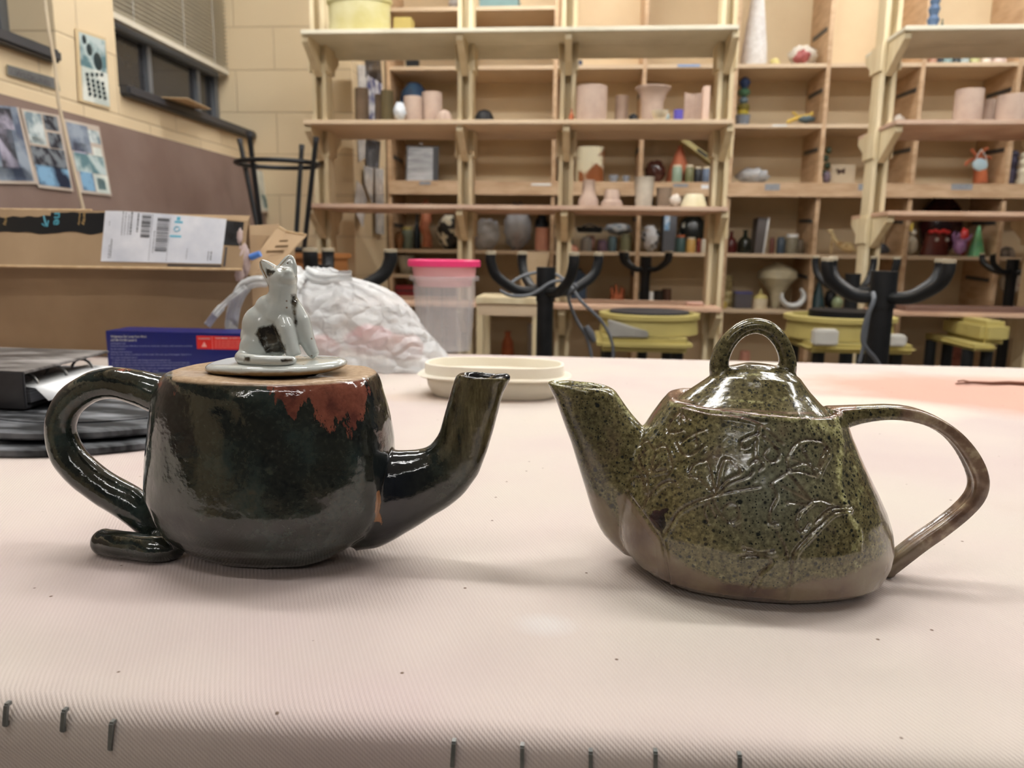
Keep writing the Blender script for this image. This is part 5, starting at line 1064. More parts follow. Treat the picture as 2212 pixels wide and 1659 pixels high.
MB().tube([lq(*q) for q in ((1712, 242), (1722, 250), (1716, 258), (1706, 262))], .007, 8).build('branch', yl_, t, smooth=True); MB().tube([lq(*q) for q in ((1700, 264), (1716, 257), (1732, 252), (1748, 250), (1756, 244))], .01, 8).build('branch', yl_, t, smooth=True)
MB().ball(lq(1742, 258)+Vector((0, 0, .0)), (.045, .03, .018), 16, nz=.4).build('body', bl2, t, smooth=2)
# r3
fr_ = thing('framed_sheet', 'dark framed silvery panel leaning in the first cubby above the rail', 'picture', (PY(912, 388, K).x, K, r3)); P_ = [PY(878, 314, K), PY(948, 316, K), PY(946, 389, K-.05), PY(876, 389, K-.05)]
P_[2].z = P_[3].z = r3+.002; MB().prism(P_, (0, .012, 0)).build('frame', darkm, fr_); 
q_ = [p.copy() for p in P_]; q_[0].x += .008; q_[3].x += .008; q_[1].x -= .035; q_[2].x -= .03; q_ = [p+Vector((0, -.003, 0)) for p in q_]; q_[0].z -= .01; q_[1].z -= .01
MB().prism(q_, (0, .0025, 0)).build('reflective_sheet', M('silver_film', srgb(190, 192, 196), .3, srgb(128, 130, 134), 5, (1, 1, 6)), fr_)
MB().ball(PY(910, 312, K)+Vector((0, -.006, .003)), (.014, .008, .008), 12).build('clip', steel, fr_, smooth=2)
item('cyl', 1244, 1306, 320, K-.02, r3, M('white_brown_glaze', srgb(216, 208, 180), .3, srgb(136, 80, 44), 7, lo=.47, hi=.53), 'white and rust brown glazed jar in the cubby above the rail', 'pot', 'glazed_pot', sq=2.6)
item('bowl', 1314, 1336, 379, K-.05, r3, M('glass_dish', srgb(150, 160, 176), .15), 'small glass dish beside the white and brown jar', 'dish', 'dish'); item('bowl', 1344, 1361, 380, K-.05, r3, M('glass_dish', srgb(150, 160, 176), .15), 'smaller glass dish next to the cubby divider', 'dish', 'dish')
item('blob', 1394, 1438, 348, K, r3, M('dark_red_gloss', (.035, .012, .01), .08, (.10, .03, .02), 14), 'glossy dark red brown lumpy pot with bright glints', 'pot', 'glazed_pot', nz=.2)
item('spire', 1438, 1500, 314, K+.06, r3, M('coral_terracotta', srgb(192, 112, 80), .7, srgb(168, 92, 64), 10), 'terracotta cone shaped vessel behind the glaze jars', 'pot', 'terracotta_vessel')
gy = 'glaze jars under the leaning notebook'
for a, b, y0, c_, lb in ((1452, 1474, 357, (138, 158, 140), 'pale green glaze jar, first of four'), (1480, 1499, 357, (112, 112, 78), 'olive glaze jar, second of four'), (1500, 1516, 361, (30, 34, 42), 'black glaze jar, third of four'), (1517, 1536, 361, (96, 112, 136), 'grey blue glaze jar, last of four')):
    item('jar', a, b, y0, K-.06, r3, col(*c_, rough=.4), lb, 'jar', 'glaze_jar', gy, lid=(cream, .9))
nb_ = thing('notebook', 'pale yellow notebook leaning diagonally over the glaze jars', 'book', PY(1502, 328, K+.03)); a, b = PY(1471, 302, K+.03), PY(1538, 352, K+.03); d = (b-a).normalized(); nn = Vector((d.z, 0, -d.x))
MB().obox((a+b)/2, (b-a)/2, (0, .06, 0), nn*.013).build('cover', M('pale_yellow_card', srgb(196, 186, 130), .6), nb_)
MB().obox((a+b)/2+nn*.0-d*-.03+Vector((0, -.0605, 0)), d*.035, (0, .0008, 0), nn*.008).build('spine_lettering', M('book_print', srgb(50, 44, 42), .6), nb_)
item('blob', 1594, 1660, 368, K-.02, r3, M('shaggy_white', srgb(240, 240, 240), .9, srgb(206, 206, 208), 50, b=.8, bd=.02), 'shaggy white heap on the rail shelf beside the rack', 'heap', 'foam_heap', nz=.5, ns=5)
t = thing('leafy_stack', 'thin upright string of dark green leaf shapes against the divider', 'sculpture', (PY(1782, 394, K).x, K, r3)); gm_ = M('leaf_green', srgb(58, 74, 52), .5)
for q in range(5): MB().ball((PY(1782, 394, K).x+.006*(-1)**q, K, r3+.0215+.042*q), (.017, .014, .02), 12).build('leaf', gm_, t, smooth=2)
item('blob', 1778, 1794, 372, K-.06, r3, M('purple_grey', srgb(110, 96, 108), .6), 'small mauve figure at the foot of the leafy string', 'figurine', 'figurine')
t = thing('square_tile', 'pale square clay tile with a dark butterfly shaped mark', 'tile', (PY(1820, 394, K-.03).x, K-.03, r3)); a, b = PY(1796, 355, K-.03), PY(1846, 394, K-.03)
MB().box((a.x, K-.03, r3+.001), (b.x, K-.015, a.z)).build('slab', M('tile_pale', srgb(200, 184, 158), .7), t, bevel=.004); MB().prism([PY(x, y, K-.0305) for x, y in ((1806, 364), (1816, 367), (1826, 363), (1824, 376), (1817, 373), (1810, 378))], (0, -.003, 0)).build('mark', M('dark_brown_mark', srgb(74, 54, 44), .6), t)
t = thing('torso_figure', 'terracotta figure with raised arms wearing a pale blue face mask', 'sculpture', (PY(2116, 394, K).x, K, r3)); S_ = lambda x, y, d=0: PY(x, y, K)+Vector((0, d, 0))
MB().tube([S_(2118, 396), S_(2118, 375), S_(2114, 355), S_(2112, 338)], [.036, .034, .028, .022], 18).build('body', orange, t, smooth=True)
for pts in (((2112, 345), (2098, 345), (2088, 352), (2086, 358)), ((2112, 340), (2104, 330), (2098, 322)), ((2114, 338), (2126, 324), (2134, 320)), ((2116, 348), (2130, 338), (2140, 342))): MB().tube([S_(*q) for q in pts], .009, 8).build('arm', orange, t, smooth=True)
MB().ball(S_(2112, 357, -.025), (.042, .014, .034), 20, rot=Matrix.Rotation(R(15), 3, 'Y')).build('face_mask', M('mask_blue', srgb(160, 200, 220), .7, srgb(220, 236, 240), 4), t, smooth=2)
for pts in (((2100, 362), (2104, 340), (2114, 324)), ((2126, 358), (2124, 340), (2114, 324))): MB().tube([S_(x, y, -.03) for x, y in pts], .002, 6).build('mask_strap', white, t, smooth=True)
item('spool', 2176, 2204, 326, K, r3, M('violet_grey', srgb(96, 92, 118), .6, srgb(60, 58, 74), 20), 'mottled violet grey figure next to the divider on the rail shelf', 'figurine', 'figurine')
item('spool', 2200, 2226, 330, K-.06, r3, M('ivory', srgb(220, 212, 190), .5), 'ivory figure cut by the frame edge on the rail shelf', 'figurine', 'figurine')
# r4
item('vase', 854, 872, 500, K-.05, r4, M('amber_glaze', srgb(140, 96, 60), .3), 'amber brown vase in the first cubby under the rail', 'vase', 'vase')
item('jar', 868, 892, 490, K, r4, M('celadon', srgb(130, 144, 126), .3), 'celadon green jar beside the clay hand', 'jar', 'glaze_jar', lid=(olive, .86))
item('bottle', 893, 908, 462, K, r4, M('teal_dark', srgb(30, 44, 54), .2), 'dark teal bottle behind the clay hand', 'bottle', 'bottle')
t = thing('hand_sculpture', 'tall orange brown clay forearm and hand reaching upwards', 'sculpture', (PY(922, 535, K).x, K, r4)); hm = M('flesh_clay', srgb(186, 118, 84), .6, srgb(160, 92, 64), 14)
MB().tube([S_(925, 534, -.04), S_(926, 512, -.04), S_(919, 492, -.04), S_(924, 475, -.04), S_(921, 458, -.04)], [.032, .028, .03, .034, .024], 16).build('forearm', hm, t, smooth=True)
for x1_, y1_ in ((915, 440), (919, 432), (924, 431), (929, 437)): MB().tube([S_(920+(x1_-920)*.4, 462, -.04), S_(x1_, y1_+8, -.04), S_(x1_, y1_, -.04)], [.008, .007, .005], 8).build('finger', hm, t, smooth=True)
MB().tube([S_(926, 472, -.04), S_(934, 462, -.045), S_(934, 452, -.045)], [.009, .008, .005], 8).build('thumb', hm, t, smooth=True)
item('ball', 943, 998, 464, K-.02, r4, M('black_white_glaze', srgb(222, 214, 190), .4, (.02, .02, .02), 16, lo=.47, hi=.5), 'round black and white patterned pot below the rack shelf', 'pot', 'glazed_pot')
flm = M('clear_film', srgb(240, 240, 242), .2, srgb(214, 212, 214), 20, alpha=.6, b=1, bd=.02)
item('blob', 1022, 1080, 476, K-.05, r4, flm, 'crumpled clear plastic bag slumped in the second cubby', 'bag', 'clear_bag', nz=.35, ns=4)
item('blob', 1090, 1148, 440, K+.03, r4, flm, 'upright clear plastic bag wrapped round pink clay', 'bag', 'clear_bag', nz=.25, ns=4, d=.17)
item('taper', 1108, 1126, 500, K+.03, r4, M('pink_clay', srgb(196, 150, 140), .8), 'pinkish clay pot wrapped inside the upright clear bag', 'pot', 'clay_pot')
item('cyl', 1156, 1188, 492, K-.06, r4, M('peach_clay', srgb(208, 150, 128), .8), 'peach coloured pot beside the clear plastic bags', 'pot', 'clay_pot')
item('blob', 1156, 1184, 468, K+.07, r4, blackp, 'black crumpled bundle behind the peach coloured pot', 'bundle', 'bundle', nz=.4)
item('ball', 1226, 1238, 505, K, r4, steel, 'small shiny metal ball in the third cubby', 'ornament', 'ornament')
item('dome', 1226, 1250, 528, K-.06, r4, M('peach_clay', srgb(208, 150, 128), .8), 'small peach clay dome at the front of the third cubby', 'pot', 'clay_dome')
for a, b, y0, c_, lb in ((1254, 1279, 512, (138, 134, 130), 'grey jar under the black pan'), (1264, 1286, 509, (180, 130, 112), 'pinkish jar behind the grey one'), (1290, 1312, 518, (110, 90, 110), 'mauve jar beneath the black pan handle'), (1313, 1332, 510, (84, 108, 116), 'teal grey jar in the third cubby'), (1340, 1366, 506, (134, 136, 108), 'sage green jar by the third cubby divider')):
    item('jar', a, b, y0, K-.03+(.085 if 'behind' in lb else 0), r4, col(*c_, rough=.4), lb, 'jar', 'glaze_jar', g2)
t = thing('frying_pan', 'black pan resting on top of the jars in the third cubby', 'pan', PY(1273, 500, K+.02)); pz_ = PY(1273, 502, K+.02).z
MB().lathe([(.01, 0), (.07, 0), (.082, .03), (.078, .03), (.068, .005), (.01, .005)], (PY(1273, 500, K).x, K+.02, pz_), 32, caps=False).build('pan_bowl', blackm, t, smooth=True)
MB().tube([PY(1268, 490, K)+Vector((-.03, .02, .0)), PY(1273, 484, K)+Vector((0, .02, 0)), PY(1280, 490, K)+Vector((.03, .02, 0))], .004, 8).build('handle', blackm, t, smooth=True)
item('blob', 1308, 1364, 484, K+.05, PY(1330, 508, K).z, M('white_rag', srgb(206, 206, 204), .8, srgb(120, 130, 140), 30, b=.6), 'crumpled white and grey rag on top of the third cubby jars', 'cloth', 'rag', nz=.4)
item('blob', 1388, 1424, 494, K, r4, M('bw_bag', srgb(214, 214, 216), .4, (.02, .02, .022), 10, lo=.48, hi=.52), 'crumpled black and white bag in the fourth cubby', 'bag', 'bag', nz=.45)
t = thing('ring_binder', 'grey binder with a bright blue spine label, upright in the fourth cubby', 'binder', (PY(1446, 540, K).x, K, r4)); a, b = PY(1433, 464, K), PY(1457, 540, K)
MB().box((a.x, K-.04, r4+.001), (b.x, K+.12, a.z)).build('cover', M('grey_binder', srgb(92, 94, 100), .5), t, bevel=.003); MB().box((a.x+.004, K-.042, a.z-.09), (a.x+.034, K-.0395, a.z-.006)).build('spine_label', M('blue_label', srgb(80, 146, 196), .5, srgb(226, 232, 236), 30), t)
item('ball', 1466, 1526, 462, K+.08, r4, M('black_white_marks', (.014, .016, .014), .25, srgb(210, 206, 190), 12, lo=.60, hi=.62), 'large black pot with pale brush marks behind the glaze jars', 'pot', 'glazed_pot')
for a, b, y0, c_, lb, cp in ((1460, 1481, 508, (62, 92, 92), 'dark teal glaze jar with a tan lid', orange), (1482, 1503, 513, (204, 164, 92), 'mustard yellow glaze jar between teal and red ones', cream), (1505, 1514, 516, (120, 42, 36), 'dark red glaze jar squeezed beside the yellow one', orange), (1514, 1530, 516, (220, 216, 200), 'white glaze jar at the rack end post', white)):
    item('jar', a, b, y0, K-.05, r4, col(*c_, rough=.4), lb, 'jar', 'glaze_jar', g2, lid=(cp, .88))
item('bottle', 1567, 1593, 500, K, r4, M('maroon_glaze', srgb(84, 32, 30), .2), 'maroon bottle with a rounded body beside the dark one', 'bottle', 'bottle')
item('bottle', 1594, 1626, 497, K-.02, r4, M('black_olive_glaze', (.015, .018, .012), .15), 'black round shouldered bottle in the fifth cubby', 'bottle', 'bottle')
t = thing('ring_binder', 'dark grey folder with white paper edge standing in the fifth cubby', 'binder', (PY(1648, 540, K).x, K, r4)); a, b = PY(1634, 470, K), PY(1661, 470, K)
MB().prism([(a.x, K, r4+.001), (b.x-.02, K, r4+.001), (b.x, K, a.z), (a.x+.012, K, a.z)], (0, .13, 0)).build('cover', M('folder_grey', srgb(92, 86, 84), .6), t)
MB().prism([(b.x-.022, K-.004, r4+.001), (b.x-.012, K-.004, r4+.001), (b.x+.004, K-.004, a.z), (b.x-.004, K-.004, a.z)], (0, .12, 0)).build('paper_edge', white, t)
for a, b, y0, c_, lb in ((1662, 1674, 513, (110, 66, 54), 'rust brown jar beside the grey folder'), (1678, 1696, 512, (66, 80, 94), 'slate blue jar between the rust and glass jars')): item('jar', a, b, y0, K-.03, r4, col(*c_, rough=.35), lb, 'jar', 'glaze_jar', g2)
t = item('jar', 1697, 1726, 506, K-.02, r4, M('smoky_glass', srgb(150, 146, 128), .1, alpha=.6), 'glass jar with a white funnel shaped lid', 'jar', 'glass_jar', lid=(white, .8))
item('jar', 1720, 1737, 518, K, r4, M('smoky_brown', srgb(110, 96, 78), .2, alpha=.8), 'smoky brown jar near the fifth cubby divider', 'jar', 'glass_jar')
t = thing('giraffe_figurine', 'cream spotted giraffe figurine lying with its neck raised', 'figurine', (PY(1825, 548, K).x, K-.03, r4)); gi = M('giraffe_cream', srgb(222, 200, 150), .5, srgb(176, 140, 90), 40, lo=.55, hi=.6); S3 = lambda x, y: PY(x, y, K-.03)
MB().tube([S3(1842, 541), S3(1834, 534), S3(1822, 532), S3(1810, 526), S3(1802, 516), S3(1797, 504)], [.018, .03, .026, .015, .010, .009], 14).build('body', gi, t, smooth=True)
MB().ball(S3(1794, 499), (.018, .01, .009), 12).build('head', gi, t, smooth=2); MB().tube([S3(1798, 512), S3(1796, 530), S3(1796, 547)], .006, 8).build('leg', gi, t, smooth=True); MB().tube([S3(1838, 540), S3(1856, 541), S3(1868, 543)], .007, 8).build('leg', gi, t, smooth=True)
a, b = PY(1850, 493, K+.04), PY(1864, 530, K+.04); d = (b-a)/2; o = MB().obox((a+b)/2+Vector((0, 0, 0)), (.016, 0, .005), (0, .01, 0), d*1.25).build('striped_board', M('yellow_orange', srgb(214, 186, 50), .5, srgb(196, 90, 50), 14, lo=.48, hi=.52)); tag(o, 'yellow and orange board leaning behind the giraffe', 'board')
t = thing('boat_sculpture', 'slate blue boat shaped piece with a white tip behind the rack post', 'sculpture', (PY(1917, 545, K).x, K, r4)); MB().tube([PY(1892, 518, K), PY(1900, 532, K), PY(1910, 540, K), PY(1920, 543, K)], [.012, .03, .026, .012], 12, flat=1.2).build('hull', M('slate', srgb(82, 88, 100), .5), t, smooth=True)
t = thing('bird_figurine', 'white bird figurine with a yellow crest on the cubby shelf', 'figurine', (PY(1969, 548, K).x, K-.03, r4)); MB().ball(S3(1969, 530), (.032, .03, .05), 18).build('body', col(226, 220, 200, rough=.4), t, smooth=2); MB().ball(S3(1972, 503), (.018, .018, .02), 14).build('head', col(226, 220, 201, rough=.4), t, smooth=2)
MB().tube([S3(1968, 500), S3(1969, 488), S3(1973, 481)], [.012, .008, .003], 10).build('crest', col(206, 176, 60, rough=.4), t, smooth=True)
t = thing('monster_pot', 'brown monster pot with red crest and two pale eyes', 'pot', (PY(2017, 550, K).x, K, r4)); mbn = M('monster_brown', srgb(104, 50, 40), .35, srgb(86, 38, 32), 10)
w_ = PY(2046, 520, K).x-PY(1986, 520, K).x; MB().lathe([(.01, 0), (w_*.5, 0), (w_*.5, .02), (w_*.36, .11), (w_*.38, .125), (.01, .125)], (PY(2017, 550, K).x, K, r4+.0006), 28, sy=.6).build('body', mbn, t, smooth=True)
for k in range(5): MB().ball((PY(2017, 550, K).x-.045+.0225*k, K-.04, r4+.132+.006*(k % 2)), (.015, .02, .012), 10).build('crest', col(196, 44, 40, rough=.4), t, smooth=2)
for s in (-1, 1): MB().ball((PY(2017, 550, K).x+s*.028+.003, K-.084+.008, r4+.09), (.011, .008, .011), 12).build('eye', col(190, 190, 186, rough=.3), t, smooth=2)
item('ball', 1990, 2084, 425, K+.14, r4, M('black_red_gloss', (.02, .006, .006), .2, (.05, .01, .01), 8), 'very large glossy dark round vessel behind the animal pots', 'pot', 'glazed_pot', sy=.7)
t = thing('winged_creature', 'purple horned creature figure between the monster pot and green cone', 'figurine', (PY(2066, 550, K).x, K-.04, r4)); pv = M('lilac_glaze', srgb(176, 134, 186), .3, srgb(140, 100, 150), 14); S4 = lambda x, y: PY(x, y, K-.05)
MB().ball(S4(2070, 532)+Vector((0, -.02, 0)), (.034, .026, .042), 18, nz=.3).build('body', pv, t, smooth=2)
for pts in (((2056, 522), (2052, 508), (2056, 500)), ((2074, 522), (2086, 516), (2092, 506)), ((2060, 515), (2064, 506), (2062, 502))): MB().tube([S4(q[0]+4, q[1])+Vector((0, -.02, 0)) for q in pts], [.014, .008, .003], 10).build('horn', pv, t, smooth=True)
item('blob', 2072, 2094, 496, K+.005, r4, col(190, 36, 34, rough=.4), 'bright red rounded cushion shape behind the purple creature', 'ornament', 'red_ornament', nz=.15)
item('spire', 2096, 2132, 488, K-.05, r4, M('jade_glaze', srgb(100, 176, 134), .35, srgb(120, 184, 120), 20), 'jade green pointed cone hat shape on the cubby shelf', 'sculpture', 'cone_sculpture')
item('dome', 2154, 2192, 532, K, r4, M('black_white_shell', (.02, .02, .02), .3, srgb(200, 190, 180), 30), 'small black and white domed shell past the green cone', 'ornament', 'shell')
# r5, r5b and below
item('bowl', 858, 896, 552, K-.04, r5b, M('grey_white_bowl', srgb(186, 182, 166), .4), 'grey white bowl in the first cubby behind the deli containers', 'bowl', 'bowl')
for k, (y0, lb) in enumerate(((632, 'dark red flat box at the bottom of the stack'), (619, 'dark red flat box in the middle of the stack'), (606, 'dark red flat box at the top of the stack'))):
    zz0 = r5+.001+k*.036; a, b = PY(858, 630, K-.03), PY(900, 630, K-.03); o = MB().box((a.x, K-.08, zz0), (b.x, K+.05, zz0+.028)).build('flat_box', col(150, 40, 44, rough=.5), bevel=.002); tag(o, lb+' in the first cubby', 'box', 'stacked red boxes')
    if k < 2: tag(MB().box((a.x+.004, K-.075, zz0+.0285), (b.x-.004, K+.045, zz0+.0355)).build('spacer_board', darkm), 'dark board between red boxes, %s one' % ('lower', 'upper')[k], 'board', 'boards between the red boxes')
t = thing('blue_bin', 'slate blue plastic bin with rounded lid in the third low cubby', 'bin', (PY(1246, 645, K).x, K, r5)); a, b = PY(1226, 590, K), PY(1266, 640, K)
MB().box((a.x, K-.06, r5+.001), (b.x, K+.1, a.z)).build('bin_body', col(60, 76, 98, rough=.5), t, bevel=.01); MB().ball(((a.x+b.x)/2, K+.02, a.z), (.035, .05, .03), 16).build('lid', col(62, 78, 96, rough=.5), t, smooth=2)
t = thing('finger_pot', 'orange terracotta pot with finger like spikes in the third low cubby', 'pot', (PY(1333, 645, K).x, K, r5)); c_ = PY(1333, 645, K).x; MB().lathe([(.01, 0), (.036, 0), (.044, .04), (.04, .07), (.01, .07)], (c_, K, r5+.0006), 24).build('body', orange, t, smooth=True)
for k in range(7): a = 2*PI*k/7; MB().tube([(c_+.032*math.cos(a), K+.03*math.sin(a), r5+.06), (c_+.04*math.cos(a), K+.036*math.sin(a), r5+.10+.012*(k % 3))], [.010, .006], 8).build('spike', orange, t, smooth=True)
item('cyl', 1398, 1412, 630, K-.05, r5, white, 'tiny white cup beside the standing black stool', 'cup', 'cup'); item('cyl', 1412, 1434, 628, K-.03, r5, M('black_brown', (.02, .015, .012), .3), 'black mug in the fourth low cubby', 'mug', 'mug'); item('cyl', 1430, 1450, 624, K+.02, r5, col(84, 56, 42, rough=.4), 'brown mug behind the black one in the fourth low cubby', 'mug', 'mug')
item('cyl', 1380, 1391, 630, K-.03, r5, col(64, 84, 104, rough=.4), 'small blue beaker beside the low cubby divider', 'cup', 'cup')
item('spool', 1560, 1586, 594, K+.1, r5, M('ivory_lantern', srgb(196, 178, 124), .5), 'ivory lantern shaped jar at the back of the fifth low cubby', 'jar', 'lantern_jar')
item('box', 1546, 1568, 652, K-.07, r5, col(192, 166, 74, rough=.5), 'small yellow carton at the front of the fifth low cubby', 'box', 'carton')
t = thing('storage_tub', 'clear grey tub with violet lid in the fifth low cubby', 'container', (PY(1604, 665, K-.04).x, K-.04, r5)); a, b = PY(1586, 634, K-.04), PY(1620, 660, K-.04)
MB().box((a.x, K-.08, r5+.001), (b.x, K+.01, a.z)).build('tub_body', M('grey_clear', srgb(96, 92, 96), .3, alpha=.85), t, bevel=.003); MB().box((a.x-.002, K-.084, a.z), (b.x+.002, K+.014, a.z+.012)).build('lid', col(84, 82, 128, rough=.4), t, bevel=.002)
t = thing('lidded_jar', 'pale grey lidded jar with a knob beside the large cream vessel', 'jar', (PY(1640, 665, K-.06).x, K-.06, r5)); c_ = PY(1641, 665, K-.06).x; MB().lathe([(.01, 0), (.038, 0), (.04, .06), (.01, .06)], (c_, K-.06, r5+.0006), 24).build('body', cream, t, smooth=True); MB().lathe([(.042, .06), (.036, .075), (.012, .085), (.006, .1), (.004, .115), (.001, .118)], (c_, K-.06, r5), 24).build('lid', olive, t, smooth=True)
item('onion', 1638, 1724, 566, K+.02, r5, M('ivory_gloss', srgb(206, 196, 166), .2, srgb(160, 150, 124), 8), 'very large cream onion shaped vessel in the fifth low cubby', 'pot', 'glazed_pot')
mb = MB(); cc = PY(1712, 645, K-.09); cc.z = r5+.077; mb.tube([cc+Vector((.062*math.cos(a), 0, .055*math.sin(a))) for a in [R(-200)+R(250)*k/20 for k in range(21)]], [.008+.010*math.sin(PI*k/20) for k in range(21)], 12, flat=2); tag(mb.build('curved_ceramic', col(206, 208, 206, rough=.3), smooth=True), 'white crescent shaped ceramic ring at the foot of the large cream vessel', 'sculpture')
item('spire', 1754, 1786, 600, K-.03, r5, M('petrol_glaze', srgb(48, 70, 74), .4, srgb(120, 100, 50), 8, lo=.62, hi=.66), 'dark petrol green cone vessel past the fifth divider', 'pot', 'glazed_pot')
item('blob', 1782, 1808, 628, K, r5, blackp, 'black lump beside the petrol green cone', 'lump', 'clay_lump', nz=.3); item('vase', 1796, 1822, 640, K-.06, r5, col(150, 164, 128, rough=.3), 'small celadon vase in front of the black lump', 'vase', 'vase')
t = thing('face_mask_sculpture', 'white clay face with red lips hanging low by the frame edge', 'sculpture', (PY(2180, 640, K).x, K-.05, r5)); S5 = lambda x, y, d=0: PY(x, y, K-.05)+Vector((0, d, 0))
MB().ball(S5(2184, 610), (.062, .04, .062), 24).build('face', col(216, 206, 190, rough=.4), t, smooth=2); MB().ball(S5(2198, 616, -.038), (.016, .008, .007), 12).build('lips', col(170, 50, 50, rough=.4), t, smooth=2)
w_ = .03; MB().lathe([(.01, 0), (.045, 0), (.03, .03), (.018, .05), (.01, .06)], (S5(2184, 640).x, K-.05, r5+.0006), 20).build('stand', col(226, 224, 216, rough=.4), t, smooth=True)
# bottom cubbies
item('blob', 2046, 2088, 742, K, r6, M('rust_cloth', srgb(170, 108, 90), .9, srgb(120, 70, 60), 20, b=.5), 'rust pink heap of cloth low in the cubbies near the frame edge', 'cloth', 'cloth_heap', nz=.12, ns=4)
item('upbowl', 1594, 1624, 758, K, r6, M('peach_clay', srgb(208, 150, 128), .8), 'peach clay bowl low down, seen through the teapot lid loop', 'bowl', 'bowl')
item('ball', 1702, 1718, 752, K, r6, col(206, 206, 190, rough=.4), 'pale round jar low down just past the teapot lid loop', 'jar', 'jar')
item('vase', 1082, 1112, 716, K, r6, orange, 'orange vase low down behind the wooden bench', 'vase', 'vase')
item('cyl', 1140, 1162, 700, K, r6, M('grey_g', srgb(170, 164, 160), .5), 'tall grey tube low down between bench and stool', 'tube', 'tube')
# ================================================================== pottery wheels (olive) standing behind the table
def wheel(label, x0, x1, ytop, yb_, Y, pan=True, grey=True, white_box=None, headx=None):
    a, b = PY(x0, ytop, Y-.2), PY(x1, yb_, Y-.2); cx_ = (a.x+b.x)/2; w = b.x-a.x; zt_, zb2 = a.z, b.z
    t = thing('pottery_wheel', label, 'pottery wheel', (cx_, Y, 0))
    MB().box((cx_-w/2, Y-.2, zb2), (cx_+w/2, Y+.25, zt_)).build('body', olive, t, bevel=.02)
    for sx in (-1, 1):
        for sy in (-1, 1): MB().tube([(cx_+sx*w*.36, Y+.02+sy*.16, 0), (cx_+sx*w*.36, Y+.02+sy*.16, zb2)], .022, 12).build('leg', blackm, t, smooth=True)
    return t, cx_, w, zt_
YWh = 2.95
t, cx_, w, zt_ = wheel('olive pottery wheel with a grey pedal wedge, behind the twin spouts', 1290, 1497, 729, 765, YWh)
hx = PY(1402, 700, YWh).x; zr_ = PY(1402, 682, YWh-.15).z
MB().lathe([(.10, zt_), (.19, zt_+.003), (.185, zr_-.02), (.195, zr_-.018), (.195, zr_-.002), (.185, zr_), (.17, zr_), (.17, zt_+.01), (.01, zt_+.01)], (hx, YWh+.02, 0), 48, sx=.98, caps=False).build('splash_pan', olive, t, smooth=True)
MB().lathe([(.01, zr_-.01), (.15, zr_-.01), (.15, zr_+.006), (.01, zr_+.006)], (hx, YWh+.02, 0), 40).build('wheel_head', darkm, t, smooth=True)
A_ = [PY(x, y, YWh-.19) for x, y in ((1314, 692), (1314, 729), (1401, 730), (1401, 717))]
MB().prism(A_, (0, .06, 0)).build('pedal', M('grey_pedal', srgb(164, 162, 156), .5, srgb(140, 138, 132), 10), t, bevel=.004)
t, cx_, w, zt_ = wheel('olive pottery wheel with a white switch box, behind the olive teapot handle loop', 1748, 1984, 742, 768, YWh)
hx = PY(1800, 700, YWh).x; zr_ = PY(1800, 688, YWh-.15).z
MB().lathe([(.10, zt_), (.19, zt_+.003), (.185, zr_-.02), (.2, zr_-.018), (.2, zr_-.002), (.185, zr_), (.17, zr_), (.17, zt_+.01), (.01, zt_+.01)], (hx+.03, YWh+.03, 0), 48, caps=False).build('splash_pan', olive, t, smooth=True)
MB().lathe([(.01, zr_-.01), (.13, zr_-.01), (.13, zr_+.018), (.01, zr_+.018)], (hx+.05, YWh+.03, 0), 40).build('wheel_head', blackp, t, smooth=True)
for (x0, x1, y0, y1) in ((1762, 1812, 712, 748), (1927, 1960, 724, 750)):
    a, b = PY(x0, y0, YWh-.24), PY(x1, y1, YWh-.24); MB().box((a.x, YWh-.235, b.z), (b.x, YWh-.19, a.z)).build('switch_box', col(206, 204, 196, rough=.5), t, bevel=.006)
t, cx_, w, zt_ = wheel('olive pottery wheel partly hidden, near the frame edge past the large stool', 2102, 2158, 745, 760, YWh+.3)
a, b = PY(2112, 692, YWh+.2), PY(2168, 740, YWh+.2); MB().box((a.x, YWh+.15, zt_-.002), (b.x, YWh+.5, a.z)).build('splash_pan', olive, t, bevel=.02)
# things low in the back
cr = thing('low_bench', 'low pale wooden bench behind the deli containers', 'bench', (PY(1095, 640, 2.9).x, 2.95, 0)); a, b = PY(1027, 645, 2.85), PY(1166, 645, 2.85); zt_ = PY(1095, 643, 2.85).z
MB().box((a.x, 2.85, zt_-.022), (b.x, 3.12, zt_)).build('top', pinew, cr); MB().box((a.x+.01, 2.86, zt_-.068), (b.x-.005, 2.878, zt_-.022)).build('apron', ply, cr)
for x in (a.x+.015, b.x-.015):
    for y in (2.875, 3.1): MB().box((x-.012, y-.012, 0), (x+.012, y+.012, zt_-.022)).build('leg', pinew, cr)
tc = thing('tapered_carton', 'tapered tan paper carton standing on the low wooden bench', 'carton', (PY(1145, 640, 2.95).x, 2.98, zt_)); a, b = PY(1118, 545, 2.95), PY(1186, 545, 2.95); c_, d_ = PY(1130, 640, 2.95), PY(1166, 640, 2.95)
mb = MB(); mb.add([(c_.x, 2.93, zt_+.001), (d_.x, 2.93, zt_+.001), (d_.x, 3.02, zt_+.001), (c_.x, 3.02, zt_+.001), (a.x, 2.91, a.z), (b.x, 2.91, a.z), (b.x, 3.04, a.z), (a.x, 3.04, a.z)], [(0,3,2,1),(4,5,6,7),(0,1,5,4),(1,2,6,5),(2,3,7,6),(3,0,4,7)])
mb.build('body', M('tan_carton', srgb(196, 172, 140), .8, srgb(178, 152, 118), 8), tc)
for k in range(3): a2 = PY(1134+k, 572+12*k, 2.92); MB().box((a2.x, 2.9215, a2.z-.006), (a2.x+.05, 2.9225, a2.z-.003)).build('printed_line', pr_, tc)
